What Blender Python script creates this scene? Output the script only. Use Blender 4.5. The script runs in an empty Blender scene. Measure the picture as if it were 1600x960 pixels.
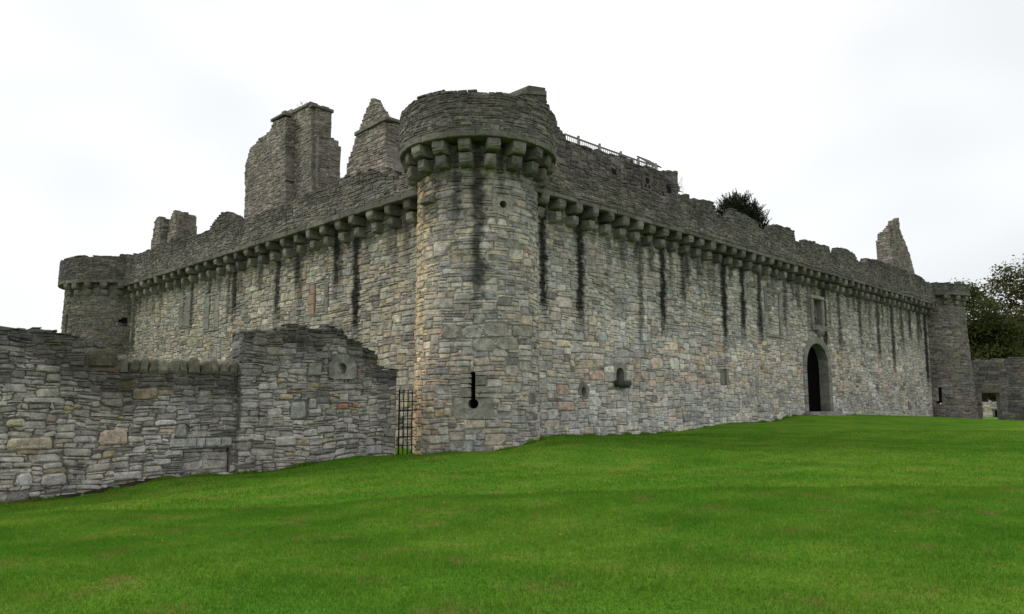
import bpy, math, random
import numpy as np
from mathutils import Vector

S = bpy.context.scene
COL = S.collection
R = math.radians

# ------------------------------------------------------------------ camera
FPX = 1185.0                     # focal length in photo pixels (1600 x 960)
PITCH = math.atan(150.0/FPX)
EYE = (0.0, 0.0, 1.6)
cam_d = bpy.data.cameras.new('camera')
cam_d.sensor_width = 36.0
cam_d.lens = FPX/1600*36
cam_d.clip_start = 0.1
cam_d.clip_end = 4000
cam = bpy.data.objects.new('camera', cam_d)
COL.objects.link(cam)
cam.location = EYE
cam.rotation_euler = (math.pi/2+PITCH, 0, 0)
S.camera = cam

# ------------------------------------------------------------------ sky and sun
SUN_TO = Vector((-0.74, 0.12, 0.64)).normalized()
w = bpy.data.worlds.new('World'); S.world = w; w.use_nodes = True
nt = w.node_tree; nt.nodes.clear()
wo = nt.nodes.new('ShaderNodeOutputWorld'); bg = nt.nodes.new('ShaderNodeBackground')
sky = nt.nodes.new('ShaderNodeTexSky'); sky.sky_type = 'NISHITA'; sky.sun_disc = False
sky.sun_elevation = math.asin(SUN_TO.z); sky.sun_rotation = math.atan2(SUN_TO.x, SUN_TO.y)
sc = nt.nodes.new('ShaderNodeVectorMath'); sc.operation = 'SCALE'; sc.inputs['Scale'].default_value = 0.12
tc = nt.nodes.new('ShaderNodeTexCoord')
mp = nt.nodes.new('ShaderNodeMapping'); mp.inputs['Scale'].default_value = (1, 1, 1.9)
mp.inputs['Location'].default_value = (5.2, 3.3, 1.4)
nz = nt.nodes.new('ShaderNodeTexNoise'); nz.inputs['Scale'].default_value = 1.25
nz.inputs['Detail'].default_value = 3; nz.inputs['Roughness'].default_value = 0.5
rp = nt.nodes.new('ShaderNodeValToRGB')
rp.color_ramp.elements[0].position = 0.40; rp.color_ramp.elements[0].color = (0.90, 0.925, 0.945, 1)
rp.color_ramp.elements[1].position = 0.61; rp.color_ramp.elements[1].color = (1.17, 1.17, 1.16, 1)
mx = nt.nodes.new('ShaderNodeMix'); mx.data_type = 'RGBA'; mx.inputs[0].default_value = 0.93
L = nt.links.new
L(tc.outputs['Generated'], mp.inputs['Vector']); L(mp.outputs['Vector'], nz.inputs['Vector'])
L(nz.outputs['Fac'], rp.inputs['Fac']); L(sky.outputs['Color'], sc.inputs[0])
L(sc.outputs['Vector'], mx.inputs[6]); L(rp.outputs['Color'], mx.inputs[7])
L(mx.outputs[2], bg.inputs['Color']); L(bg.outputs['Background'], wo.inputs['Surface'])
bg.inputs['Strength'].default_value = 1.0

sun_d = bpy.data.lights.new('sun', 'SUN'); sun_d.energy = 1.5; sun_d.angle = R(22)
sun_d.color = (1.0, 0.93, 0.82)
sun = bpy.data.objects.new('sun', sun_d); COL.objects.link(sun)
sun.rotation_euler = (-SUN_TO).to_track_quat('-Z', 'Y').to_euler()
sun.location = (-20, -5, 30)

vs = S.view_settings
vs.view_transform = 'Standard'; vs.look = 'None'; vs.gamma = 1.0; vs.use_curve_mapping = False
vs.exposure = 0.0

# ------------------------------------------------------------------ survey geometry
CP, SP = math.cos(PITCH), math.sin(PITCH)
def ray(x, y):
    v = 480-y
    return (x-800.0, FPX*CP-v*SP, FPX*SP+v*CP)
def proj(p):
    x, y, z = p[0]-EYE[0], p[1]-EYE[1], p[2]-EYE[2]
    f = y*CP+z*SP; h = -y*SP+z*CP
    if f < 0.1: return (-9999, -9999)
    return (800+FPX*x/f, 480-FPX*h/f)

class Plane:
    """a flat wall face: u metres along it (to the right seen from outside), v height, d outward"""
    def __init__(s, P, V):
        l = math.hypot(V[0], V[1]); s.V = (V[0]/l, V[1]/l); s.N = (s.V[1], -s.V[0]); s.P = (P[0], P[1])
    def pt(s, u, v, d):
        return (s.P[0]+s.V[0]*u+s.N[0]*d, s.P[1]+s.V[1]*u+s.N[1]*d, v)
    def nrm(s, u): return s.N
    def inv(s, x, y, d=0.0):
        r = ray(x, y)
        a = (s.P[0]+s.N[0]*d-EYE[0])*s.N[0]+(s.P[1]+s.N[1]*d-EYE[1])*s.N[1]
        t = a/(r[0]*s.N[0]+r[1]*s.N[1])
        h = (EYE[0]+t*r[0], EYE[1]+t*r[1], EYE[2]+t*r[2])
        return ((h[0]-s.P[0])*s.V[0]+(h[1]-s.P[1])*s.V[1], h[2])
    def off(s, d, du=0): 
        return Plane((s.P[0]+s.N[0]*d+s.V[0]*du, s.P[1]+s.N[1]*d+s.V[1]*du), s.V)
class Cyl:
    """a round tower face: u metres round it from the side facing the lawn"""
    def __init__(s, c, r, batter=0.0, zref=8.0, bulge=None):
        s.c = c; s.r = r; s.b = batter; s.z = zref
        s.a0 = math.atan2(-c[0], c[1])      # angle of the side that faces the viewer
    def rad(s, v): return s.r+s.b*max(0.0, s.z-v)
    def pt(s, u, v, d):
        a = u/s.r+s.a0; r = s.rad(v)+d
        return (s.c[0]+math.sin(a)*r, s.c[1]-math.cos(a)*r, v)
    def nrm(s, u):
        a = u/s.r+s.a0; return (math.sin(a), -math.cos(a))
    def inv(s, x, y, d=0.0):
        q = ray(x, y); z = 5.0
        for _ in range(4):
            r = s.rad(z)+d
            a = q[0]**2+q[1]**2; b = -2*(q[0]*s.c[0]+q[1]*s.c[1]); c = s.c[0]**2+s.c[1]**2-r*r
            t = (-b-math.sqrt(max(0, b*b-4*a*c)))/(2*a); z = EYE[2]+t*q[2]
        hx, hy = t*q[0]-s.c[0], t*q[1]-s.c[1]
        an = math.atan2(hx, -hy)-s.a0
        return (an*s.r, z)

VR = (0.70904, 0.70517)              # along the right curtain wall, away from the corner
VL = (0.70549, -0.70872)             # along the left curtain wall, towards the corner
AXP = (-1.212, 25.0)                 # where the two wall lines are set out from
AX = (-1.150, 25.0)                  # axis of the near corner tower
PLR = Plane((AXP[0]+VR[1]*0.9, AXP[1]-VR[0]*0.9), VR)
PLL = Plane((AXP[0]+VL[1]*0.9, AXP[1]-VL[0]*0.9), VL)

def smooth(a, b, x):
    t = min(1.0, max(0.0, (x-a)/(b-a))); return t*t*(3-2*t)
def wob(u, v, k=0.0):
    return (math.sin(u*1.7+k+1.3*math.sin(v*1.1+k))+math.sin(v*2.3-k*1.7+1.1*math.sin(u*0.9))+math.sin((u+v)*3.1+k*0.6))/3
def inpoly(poly, u, v):
    c = False; n = len(poly); j = n-1
    for i in range(n):
        a, b = poly[i], poly[j]
        if (a[1] > v) != (b[1] > v) and u < (b[0]-a[0])*(v-a[1])/(b[1]-a[1])+a[0]: c = not c
        j = i
    return c
def lerp_line(pts, u):
    if u <= pts[0][0]: return pts[0][1]
    for a, b in zip(pts, pts[1:]):
        if u <= b[0]:
            return a[1]+(b[1]-a[1])*(u-a[0])/max(1e-6, b[0]-a[0])
    return pts[-1][1]

# ------------------------------------------------------------------ material helpers
def newmat(name):
    m = bpy.data.materials.new(name); m.use_nodes = True
    t = m.node_tree; b = t.nodes['Principled BSDF']
    b.inputs['Specular IOR Level'].default_value = 0.15
    return m, t, b
def N(t, kind, **kw):
    n = t.nodes.new('ShaderNode'+kind)
    for k, v in kw.items(): setattr(n, k, v)
    return n
def setin(t, sock, val):
    if isinstance(val, bpy.types.NodeSocket): t.links.new(val, sock)
    else: sock.default_value = val
def M(t, op, a, b=None, c=None, clamp=False):
    n = N(t, 'Math', operation=op, use_clamp=clamp)
    setin(t, n.inputs[0], a)
    if b is not None: setin(t, n.inputs[1], b)
    if c is not None: setin(t, n.inputs[2], c)
    return n.outputs[0]
def MR(t, v, a, b, c, d, smoothstep=False):
    n = N(t, 'MapRange')
    if smoothstep: n.interpolation_type = 'SMOOTHSTEP'
    setin(t, n.inputs[0], v)
    for i, x in zip((1, 2, 3, 4), (a, b, c, d)): setin(t, n.inputs[i], x)
    return n.outputs[0]
def MIX(t, f, a, b, blend='MIX'):
    n = N(t, 'Mix', data_type='RGBA', blend_type=blend)
    setin(t, n.inputs[0], f); setin(t, n.inputs[6], a); setin(t, n.inputs[7], b)
    return n.outputs[2]
def NOISE(t, vec, scale, detail=3, rough=0.55, out='Fac'):
    n = N(t, 'TexNoise'); setin(t, n.inputs['Vector'], vec)
    n.inputs['Scale'].default_value = scale; n.inputs['Detail'].default_value = detail
    n.inputs['Roughness'].default_value = rough
    return n.outputs[out]
def BUMP(t, h, strength, dist):
    n = N(t, 'Bump'); n.inputs['Strength'].default_value = strength; n.inputs['Distance'].default_value = dist
    setin(t, n.inputs['Height'], h); return n.outputs['Normal']

def stone_mat(name, streaks=(), crust=0.35, moss=0.25, gain=1.0, slots=None):
    """weathered rubble: per-stone tone, grain, lichen, black crust and the listed water stains"""
    m, t, b = newmat(name)
    pos = N(t, 'NewGeometry').outputs['Position']
    tone = N(t, 'Attribute', attribute_name='tone').outputs['Color']
    n1 = NOISE(t, pos, 5.5, 4, 0.62); n2 = NOISE(t, pos, 28.0, 3, 0.6); n3 = NOISE(t, pos, 0.55, 3, 0.6)
    g = M(t, 'MULTIPLY', MR(t, n1, 0.28, 0.72, 0.55*gain, 1.44*gain), MR(t, n2, 0.28, 0.72, 0.70, 1.30))
    col = MIX(t, 1.0, tone, g, 'MULTIPLY')
    col = MIX(t, 1.0, col, MR(t, NOISE(t, pos, 0.9, 4, 0.65), 0.3, 0.7, 0.80, 1.22), 'MULTIPLY')
    # warm and cool drift over metres
    col = MIX(t, MR(t, n3, 0.38, 0.62, 0.0, 0.30), col, MIX(t, 1.0, col, (1.06, 0.98, 0.80, 1), 'MULTIPLY'))
    # pale lichen spots
    li = NOISE(t, pos, 11.0, 2, 0.5)
    col = MIX(t, MR(t, li, 0.67, 0.76, 0.0, 0.45), col, (0.42, 0.42, 0.37, 1))
    # green-brown moss film
    mo = NOISE(t, pos, 1.3, 4, 0.6)
    col = MIX(t, MR(t, mo, 0.56, 0.74, 0.0, moss), col, (0.10, 0.10, 0.045, 1))
    # black crust blotches
    cr = NOISE(t, pos, 2.3, 5, 0.7)
    col = MIX(t, MR(t, cr, 0.53, 0.70, 0.0, crust), col, (0.035, 0.033, 0.03, 1))
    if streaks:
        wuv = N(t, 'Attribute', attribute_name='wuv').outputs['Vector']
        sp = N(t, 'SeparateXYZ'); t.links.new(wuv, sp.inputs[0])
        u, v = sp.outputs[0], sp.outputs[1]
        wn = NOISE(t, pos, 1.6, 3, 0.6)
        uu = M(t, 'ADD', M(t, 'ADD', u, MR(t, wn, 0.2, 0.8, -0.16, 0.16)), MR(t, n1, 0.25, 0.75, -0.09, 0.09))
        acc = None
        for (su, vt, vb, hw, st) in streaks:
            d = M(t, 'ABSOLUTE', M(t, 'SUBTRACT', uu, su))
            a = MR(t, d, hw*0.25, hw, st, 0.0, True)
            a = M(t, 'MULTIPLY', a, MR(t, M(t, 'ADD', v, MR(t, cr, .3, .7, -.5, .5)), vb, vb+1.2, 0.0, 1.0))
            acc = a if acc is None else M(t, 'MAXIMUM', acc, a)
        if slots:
            # drip stains below each corbel slot, also painting in the shade of the gaps
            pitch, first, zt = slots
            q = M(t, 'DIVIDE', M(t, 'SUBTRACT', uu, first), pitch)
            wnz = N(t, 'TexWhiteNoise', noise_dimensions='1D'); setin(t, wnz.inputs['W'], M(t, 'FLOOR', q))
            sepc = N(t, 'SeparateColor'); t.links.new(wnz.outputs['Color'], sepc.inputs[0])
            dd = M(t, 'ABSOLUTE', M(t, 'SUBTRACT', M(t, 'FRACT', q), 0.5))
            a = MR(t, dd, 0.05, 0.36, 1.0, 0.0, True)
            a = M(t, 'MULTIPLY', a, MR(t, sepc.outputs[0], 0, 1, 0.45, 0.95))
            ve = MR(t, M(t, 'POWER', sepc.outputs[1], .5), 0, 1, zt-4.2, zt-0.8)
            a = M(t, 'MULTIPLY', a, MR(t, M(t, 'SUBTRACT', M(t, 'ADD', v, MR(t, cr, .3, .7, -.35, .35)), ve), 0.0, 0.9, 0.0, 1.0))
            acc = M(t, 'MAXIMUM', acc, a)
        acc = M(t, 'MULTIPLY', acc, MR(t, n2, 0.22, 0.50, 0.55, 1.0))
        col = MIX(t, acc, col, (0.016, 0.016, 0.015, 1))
    t.links.new(col, b.inputs['Base Color'])
    b.inputs['Roughness'].default_value = 0.93
    h = M(t, 'ADD', M(t, 'MULTIPLY', n1, 1.0), M(t, 'MULTIPLY', n2, 0.35))
    t.links.new(BUMP(t, h, 1.0, 0.05), b.inputs['Normal'])
    return m

def block_mat(name, col, var=0.25, dark=0.45):
    """dressed blocks and corbels: tone varies from block to block"""
    m, t, b = newmat(name)
    pos = N(t, 'NewGeometry').outputs['Position']
    rnd = N(t, 'ObjectInfo').outputs['Random']
    n1 = NOISE(t, pos, 4.0, 5, 0.65); n2 = NOISE(t, pos, 26.0, 3, 0.6)
    g = M(t, 'MULTIPLY', MR(t, rnd, 0, 1, 1-var, 1+var), MR(t, n1, 0.25, 0.75, 0.62, 1.3))
    c = MIX(t, 1.0, (*col, 1), g, 'MULTIPLY')
    c = MIX(t, MR(t, NOISE(t, pos, 2.4, 5, 0.7), 0.47, 0.66, 0, dark), c, (0.035, 0.033, 0.030, 1))
    c = MIX(t, MR(t, NOISE(t, pos, 1.1, 3, 0.6), 0.55, 0.72, 0, 0.35), c, (0.13, 0.12, 0.05, 1))
    t.links.new(c, b.inputs['Base Color']); b.inputs['Roughness'].default_value = 0.92
    h = M(t, 'ADD', n1, M(t, 'MULTIPLY', n2, 0.4))
    t.links.new(BUMP(t, h, 0.7, 0.03), b.inputs['Normal'])
    return m

def plain_mat(name, col, rough=0.8, nscale=8.0, var=0.3, metal=0.0):
    m, t, b = newmat(name)
    pos = N(t, 'NewGeometry').outputs['Position']
    n1 = NOISE(t, pos, nscale, 4, 0.6)
    c = MIX(t, 1.0, (*col, 1), MR(t, n1, 0.25, 0.75, 1-var, 1+var), 'MULTIPLY')
    t.links.new(c, b.inputs['Base Color']); b.inputs['Roughness'].default_value = rough
    b.inputs['Metallic'].default_value = metal
    return m

def leaf_mat(name, ca, cb, cc, scale=0.5):
    m, t, b = newmat(name)
    pos = N(t, 'NewGeometry').outputs['Position']
    n1 = NOISE(t, pos, scale, 3, 0.6); n2 = NOISE(t, pos, scale*9, 2, 0.6)
    c = MIX(t, MR(t, n1, 0.38, 0.62, 0, 1), (*ca, 1), (*cb, 1))
    c = MIX(t, MR(t, n2, 0.55, 0.75, 0, 0.8), c, (*cc, 1))
    t.links.new(c, b.inputs['Base Color']); b.inputs['Roughness'].default_value = 0.6
    tr = N(t, 'BsdfTranslucent'); t.links.new(c, tr.inputs['Color'])
    ms = N(t, 'MixShader'); ms.inputs[0].default_value = 0.25
    out = t.nodes['Material Output']
    t.links.new(b.outputs[0], ms.inputs[1]); t.links.new(tr.outputs[0], ms.inputs[2]); t.links.new(ms.outputs[0], out.inputs['Surface'])
    return m

# ------------------------------------------------------------------ object helpers
def thing(name, label, cat, loc=(0, 0, 0), group=None):
    o = bpy.data.objects.new(name, None); COL.objects.link(o); o.location = loc
    o.empty_display_size = 0.3
    o['label'] = label; o['category'] = cat; o['kind'] = 'thing'
    if group: o['group'] = group
    return o
def mesh(name, verts, faces, mat, parent=None, tones=None, wuv=None, center=True, smooth_=False):
    """one mesh object; verts are world coordinates, the origin goes to the middle of them"""
    if center:
        n = len(verts)
        c = (sum(p[0] for p in verts)/n, sum(p[1] for p in verts)/n, sum(p[2] for p in verts)/n)
    else: c = (0, 0, 0)
    me = bpy.data.meshes.new(name)
    me.from_pydata([(p[0]-c[0], p[1]-c[1], p[2]-c[2]) for p in verts], [], faces)
    if tones is not None:
        a = me.attributes.new('tone', 'FLOAT_COLOR', 'POINT')
        a.data.foreach_set('color', np.array([(q[0], q[1], q[2], 1.0) for q in tones], dtype=np.float32).ravel())
    if wuv is not None:
        a = me.attributes.new('wuv', 'FLOAT2', 'POINT')
        a.data.foreach_set('vector', np.array(wuv, dtype=np.float32).ravel())
    me.materials.append(mat)
    if smooth_: me.polygons.foreach_set('use_smooth', [True]*len(me.polygons))
    o = bpy.data.objects.new(name, me); COL.objects.link(o)
    if parent is not None:
        o.parent = parent
        pl = parent.location
        if parent.parent is not None: pl = pl+parent.parent.location
        o.location = (c[0]-pl[0], c[1]-pl[1], c[2]-pl[2])
    else: o.location = c
    return o

class Geo:
    """collects several shapes that belong to one piece"""
    def __init__(s): s.v = []; s.f = []; s.t = []; s.w = []
    def add(s, v, f, tone=None, w=None):
        k = len(s.v); s.v += v; s.f += [tuple(i+k for i in q) for q in f]
        if tone is not None: s.t += [tone]*len(v)
        if w is not None: s.w += w
    def out(s, name, mat, parent=None, smooth_=False, center=True):
        return mesh(name, s.v, s.f, mat, parent, s.t or None, s.w or None, center, smooth_)

def block(mp, poly, df, db, bev=0.015, tilt=(0, 0), ins=None):
    """a stone: polygon poly (counter-clockwise in u,v) from depth db to df with a worn front edge"""
    n = len(poly)
    cu = sum(p[0] for p in poly)/n; cv = sum(p[1] for p in poly)/n
    v = []; wv = []
    k = ins if ins is not None else bev
    ext = max(0.02, min(max(abs(p[0]-cu) for p in poly), max(abs(p[1]-cv) for p in poly)))
    s = max(0.35, 1-k/ext)
    for ring in range(3):
        for (u, vv) in poly:
            if ring == 0: uu, ww, d = u, vv, db
            elif ring == 1: uu, ww, d = u, vv, df-bev
            else: uu, ww, d = cu+(u-cu)*s, cv+(vv-cv)*s, df+(u-cu)*tilt[0]+(vv-cv)*tilt[1]
            v.append(mp.pt(uu, ww, d)); wv.append((uu, ww))
    f = []
    for r in (0, 1):
        for i in range(n):
            j = (i+1) % n
            f.append((r*n+i, r*n+j, (r+1)*n+j, (r+1)*n+i))
    f.append(tuple(range(2*n, 3*n)))
    return v, f, wv
def closed_block(mp, poly, df, db, bev=0.015):
    v, f, wv = block(mp, poly, df, db, bev)
    return v, f+[tuple(reversed(range(len(poly))))], wv

def jit(c, a): return c*(1+random.uniform(-a, a))
PAL = {
 'right': [((.270, .258, .236), 30), ((.360, .345, .318), 24), ((.375, .318, .225), 18), ((.360, .278, .228), 12),
           ((.370, .255, .120), 2), ((.120, .117, .112), 6), ((.245, .250, .255), 16), ((.33, .23, .18), 3)],
 'left': [((.290, .270, .215), 30), ((.360, .332, .262), 22), ((.340, .290, .180), 18), ((.225, .225, .205), 20),
          ((.30, .23, .19), 3), ((.16, .155, .14), 6)],
 'tower': [((.280, .262, .230), 30), ((.365, .342, .305), 22), ((.345, .285, .205), 14), ((.335, .262, .212), 7),
           ((.36, .25, .11), 1.5), ((.21, .213, .215), 22), ((.13, .125, .118), 5)],
 'parapet': [((.168, .154, .140), 35), ((.218, .198, .178), 28), ((.115, .106, .098), 22), ((.240, .205, .155), 10), ((.20, .155, .125), 5)],
 'garden': [((.195, .188, .176), 28), ((.268, .258, .240), 26), ((.235, .222, .196), 16), ((.300, .280, .262), 9),
            ((.120, .116, .112), 16), ((.25, .165, .12), 2), ((.28, .225, .11), 3)],
 'ruin': [((.225, .200, .168), 35), ((.285, .250, .205), 30), ((.165, .150, .128), 20), ((.27, .215, .165), 10), ((.13, .12, .105), 8)],
}
def pick(pal):
    c = random.choices([p[0] for p in PAL[pal]], [p[1] for p in PAL[pal]])[0]
    k = random.uniform(0.86, 1.14); g = sum(c)/3
    return tuple(jit((x*.60+g*.22+.18*.27)*q*k, 0.02) for x, q in zip(c, (1.025, .98, 1.0)))

SIZES = [((2, 1), 16), ((3, 1), 24), ((4, 1), 18), ((6, 1), 6), ((2, 2), 12), ((3, 2), 24), ((4, 2), 22), ((5, 2), 11),
         ((3, 3), 9), ((4, 3), 10), ((5, 3), 7), ((6, 3), 2), ((5, 4), 3), ((1, 1), 5), ((1, 2), 4), ((7, 2), 3)]
SMALL = [((2, 1), 20), ((3, 1), 26), ((4, 1), 18), ((5, 1), 7), ((2, 2), 14), ((3, 2), 18), ((4, 2), 10), ((1, 1), 8), ((1, 2), 6), ((3, 3), 2)]
BIGS = [(4, 3), (5, 3), (4, 4), (5, 4), (6, 4), (3, 3)]; BIGW = [4, 4, 3, 3, 1, 3]
NSTONE = [0]
def rubble(parent, mp, u0, u1, v0, v1, inside, pal, mat, cw=0.13, ch=0.088, sizes=SIZES, dark=None, dep=(0.022, 0.048),
           base=-0.04, core=None, T=1.0, core_max=None, seed=1, limit=300, vis=None, round_=0.10, warp=0.035, core_d=0.0,
           gap=(0.003, 0.010), coretone=(.185, .172, .155), tonefn=None, rname='rubble', cname='mortar_core', big=None, nest=False, rough=1.0):
    """random rubble masonry on a wall face, stone by stone, over a mortared core"""
    random.seed(seed)
    nu = max(1, int(round((u1-u0)/cw))); nv = max(1, int(round((v1-v0)/ch)))
    cw = (u1-u0)/nu; ch = (v1-v0)/nv
    free = [[inside(u0+(i+.5)*cw, v0+(j+.5)*ch) for i in range(nu)] for j in range(nv)]
    orig = [row[:] for row in free]
    szs = [s[0] for s in sizes]; wts = [s[1] for s in sizes]
    k0 = seed*1.37
    def hj(i, j, q):
        x = math.sin(i*127.1+j*311.7+q*74.7+seed)*43758.5453; return (x-math.floor(x))*2-1
    def wp(u, v):
        gi, gj = round((u-u0)/cw), round((v-v0)/ch)
        u += hj(gi, gj, 0)*cw*.24*rough; v += hj(gi, gj, 1)*ch*.26*rough
        return (u+warp*wob(u*0.9, v*1.3, k0), v+warp*1.5*wob(u*0.6, v*0.9, k0+4)+warp*0.6*wob(u*2.2, v*0.4, k0+9))
    st = []
    for j in range(nv):
        row = free[j]; i = 0
        while i < nu:
            if not row[i]: i += 1; continue
            a, b = random.choices(szs, wts)[0] if (big is None or random.random() > big(u0+i*cw, v0+j*ch)) else random.choices(BIGS, BIGW)[0]
            while True:
                ok = i+a <= nu and j+b <= nv
                if ok:
                    for jj in range(j, j+b):
                        if not all(free[jj][i:i+a]): ok = False; break
                if ok: break
                if b > 1 and (random.random() < 0.4 or a == 1): b -= 1
                elif a > 1: a -= 1
                else: break
            # do not leave a one-cell sliver to the right
            if i+a < nu and row[i+a] and (i+a+1 >= nu or not row[i+a+1]) and all(free[jj][i+a] for jj in range(j, j+b)): a += 1
            for jj in range(j, j+b):
                for ii in range(i, i+a): free[jj][ii] = False
            top_open = j+b >= nv or any(not orig[j+b][ii] for ii in range(i, i+a))
            side_open = any((i == 0 or not orig[jj][i-1]) or (i+a >= nu or not orig[jj][i+a]) for jj in range(j, j+b))
            st.append((u0+i*cw, v0+j*ch, u0+(i+a)*cw, v0+(j+b)*ch, top_open or side_open))
            i += a
    if core:
        ce = [[core(u0+(i+.5)*cw, v0+(j+.5)*ch) for i in range(nu)] for j in range(nv)]
        cols = []
        for i in range(nu):
            runs = []; j = 0
            while j < nv:
                if ce[j][i]:
                    k = j
                    while k < nv and ce[k][i]: k += 1
                    kk = k-1 if (k-j > 2) else k       # the mortar stops just under the open top course
                    if kk > j: runs.append((j, kk))
                    j = k
                else: j += 1
            cols.append(runs)
        G = Geo(); i = 0
        while i < nu:
            k = i+1
            while k < nu and cols[k] == cols[i] and (core_max is None or (k-i+1)*cw <= core_max): k += 1
            for (ja, jb) in cols[i]:
                A, B, Cc, Dd = u0+i*cw, u0+k*cw, v0+ja*ch, v0+jb*ch
                V = [mp.pt(x, y, z) for z in (core_d, core_d-T) for (x, y) in ((A, Cc), (B, Cc), (B, Dd), (A, Dd))]
                G.add(V, [(0, 1, 2, 3), (7, 6, 5, 4), (0, 4, 5, 1), (3, 2, 6, 7), (1, 5, 6, 2), (0, 3, 7, 4)], coretone,
                      [(A, Cc), (B, Cc), (B, Dd), (A, Dd)]*2)
            i = k
        co = G.out(cname, mat, parent)
        if nest: parent = co
    out = []
    for (a, b, c, d, op) in st:
        g = random.uniform(*gap)
        cs = [wp(a, b), wp(c, b), wp(c, d), wp(a, d)]
        cu = sum(p[0] for p in cs)/4; cv = sum(p[1] for p in cs)/4
        ww, hh = c-a, d-b; mn = min(ww, hh)
        sx, sy = 1-2*g/ww, 1-2*g/hh
        poly = []
        for q in range(4):
            p = cs[q]; pr = cs[q-1]; nx = cs[(q+1) % 4]
            r = mn*random.uniform(0.08, 0.08+round_*1.5)
            if random.random() < 0.10: r = mn*0.40
            for o in (pr, nx):
                lx, ly = o[0]-p[0], o[1]-p[1]; ln = math.hypot(lx, ly)
                f = min(0.45, r*random.uniform(0.75, 1.25)/ln)
                x, y = p[0]+lx*f, p[1]+ly*f
                x = cu+(x-cu)*sx+random.uniform(-.012, .012)*rough; y = cv+(y-cv)*sy+random.uniform(-.010, .010)*rough
                poly.append((x, y))
        dp = random.uniform(*dep) if random.random() > .22 else random.uniform(.012, dep[0])
        dp += .007*(1+wob(cu*.45, cv*.6, k0+2))*rough if base > -1 else 0
        tone = tonefn(cu, cv) if tonefn else pick(pal)
        if dark:
            k = dark(cu, cv); tone = tuple(x*k for x in tone)
        bv = min(0.028, mn*0.22)
        V, F, W = block(mp, poly, dp, -0.34 if op else base, bv,
                        (random.uniform(-.04, .04), random.uniform(-.06, .04)), ins=bv*random.uniform(0.9, 1.6))
        pc = proj(mp.pt(cu, cv, dp)); n = mp.nrm(cu); p3 = mp.pt(cu, cv, 0)
        q1 = proj(mp.pt(a, cv, dp)); q2 = proj(mp.pt(c, cv, dp)); q3 = proj(mp.pt(cu, b, dp)); q4 = proj(mp.pt(cu, d, dp))
        ar = abs(q1[0]-q2[0])*abs(q3[1]-q4[1])
        face = (EYE[0]-p3[0])*n[0]+(EYE[1]-p3[1])*n[1] > 0
        see = face and 0 < pc[0] < 1600 and 0 < pc[1] < 960 and (vis is None or vis(pc[0], pc[1]))
        out.append((ar if see else 0, V, F, W, tone))
    out.sort(key=lambda s: -s[0])
    ind = [s for s in out[:limit] if s[0] > 30]
    for s in ind:
        mesh('stone', s[1], s[2], mat, parent, [s[4]]*len(s[1]), s[3])
    rest = out[len(ind):]
    if rest:
        G = Geo()
        for s in rest: G.add(s[1], s[2], s[4], s[3])
        o = G.out(rname, mat, parent); o['kind'] = 'stuff'
    NSTONE[0] += len(out)

def rect(a, b, c, d): return [(a, b), (c, b), (c, d), (a, d)]
def dressed(name, mp, poly, df, db, mat, parent, bev=0.02, tone=None):
    v, f, wv = closed_block(mp, poly, df, db, bev)
    return mesh(name, v, f, mat, parent, [tone]*len(v) if tone else None, wv)

def tube(G, p, q, r0, r1, n=6, tone=None):
    p = Vector(p); q = Vector(q); d = (q-p)
    if d.length < 1e-5: return
    d.normalize(); a = d.orthogonal().normalized(); b = d.cross(a)
    v = []
    for (c, r) in ((p, r0), (q, r1)):
        for i in range(n):
            t = 2*math.pi*i/n; x = c+a*(math.cos(t)*r)+b*(math.sin(t)*r); v.append((x.x, x.y, x.z))
    f = [(i, (i+1) % n, n+(i+1) % n, n+i) for i in range(n)]+[tuple(range(n-1, -1, -1)), tuple(range(n, 2*n))]
    G.add(v, f, tone)
def bar(G, p, q, wx, wz):
    """straight bar with a rectangular section"""
    p = Vector(p); q = Vector(q); d = (q-p).normalized()
    a = d.cross(Vector((0, 0, 1)))
    if a.length < 0.05: a = Vector((1, 0, 0))
    a.normalize(); b = a.cross(d)
    v = []
    for c in (p, q):
        for (s, t) in ((-1, -1), (1, -1), (1, 1), (-1, 1)):
            x = c+a*(s*wx/2)+b*(t*wz/2); v.append((x.x, x.y, x.z))
    G.add(v, [(3, 2, 1, 0), (4, 5, 6, 7), (0, 1, 5, 4), (1, 2, 6, 5), (2, 3, 7, 6), (3, 0, 4, 7)])

# ------------------------------------------------------------------ ground
GPTS = [(0, 0, 0.0), (0, 6, 0.02), (-6, 6, -0.10), (7, 7, 0.08), (1.08, 26.0, .50), (4.98, 29.9, .40), (11.1, 36.0, .69), (15.5, 40.4, .95),
        (19.5, 44.0, .93), (23.5, 48.0, .62), (29.4, 54.2, .36), (33.5, 58.0, .20), (-1.05, 22.9, .19), (-3.1, 24.3, 0.0), (-3.7, 23.3, .0), (-7.2, 20.4, -.26), (-11.2, 17.0, -.56),
        (-15, 14, -.8), (-12, 8, -.5), (0.9, 24.2, .42), (40, 56, .12), (45, 45, .1), (30, 25, .1), (20, 12, .1), (-20, 40, .1), (-8, 30, .1), (5, 15, .16), (0, 15, .06),
        (-6, 13, -.25), (12, 24, .3), (18, 34, .6), (60, 80, .2), (0, 60, .6), (-40, 60, 0.), (35, 75, .2), (-3, -10, 0.), (12, -5, 0.), (-15, 0, -.5)]
GA = np.array(GPTS)
def gz_arr(x, y):
    d2 = (x[..., None]-GA[:, 0])**2+(y[..., None]-GA[:, 1])**2
    wgt = 1.0/(d2+1.2)**1.7
    z = (wgt*GA[:, 2]).sum(-1)/wgt.sum(-1)
    return z+0.018*np.sin(x*0.9+1.2*np.sin(y*0.45))+0.014*np.sin(y*1.3+x*0.5)
def gz(x, y): return float(gz_arr(np.array([x]), np.array([y]))[0])

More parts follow.
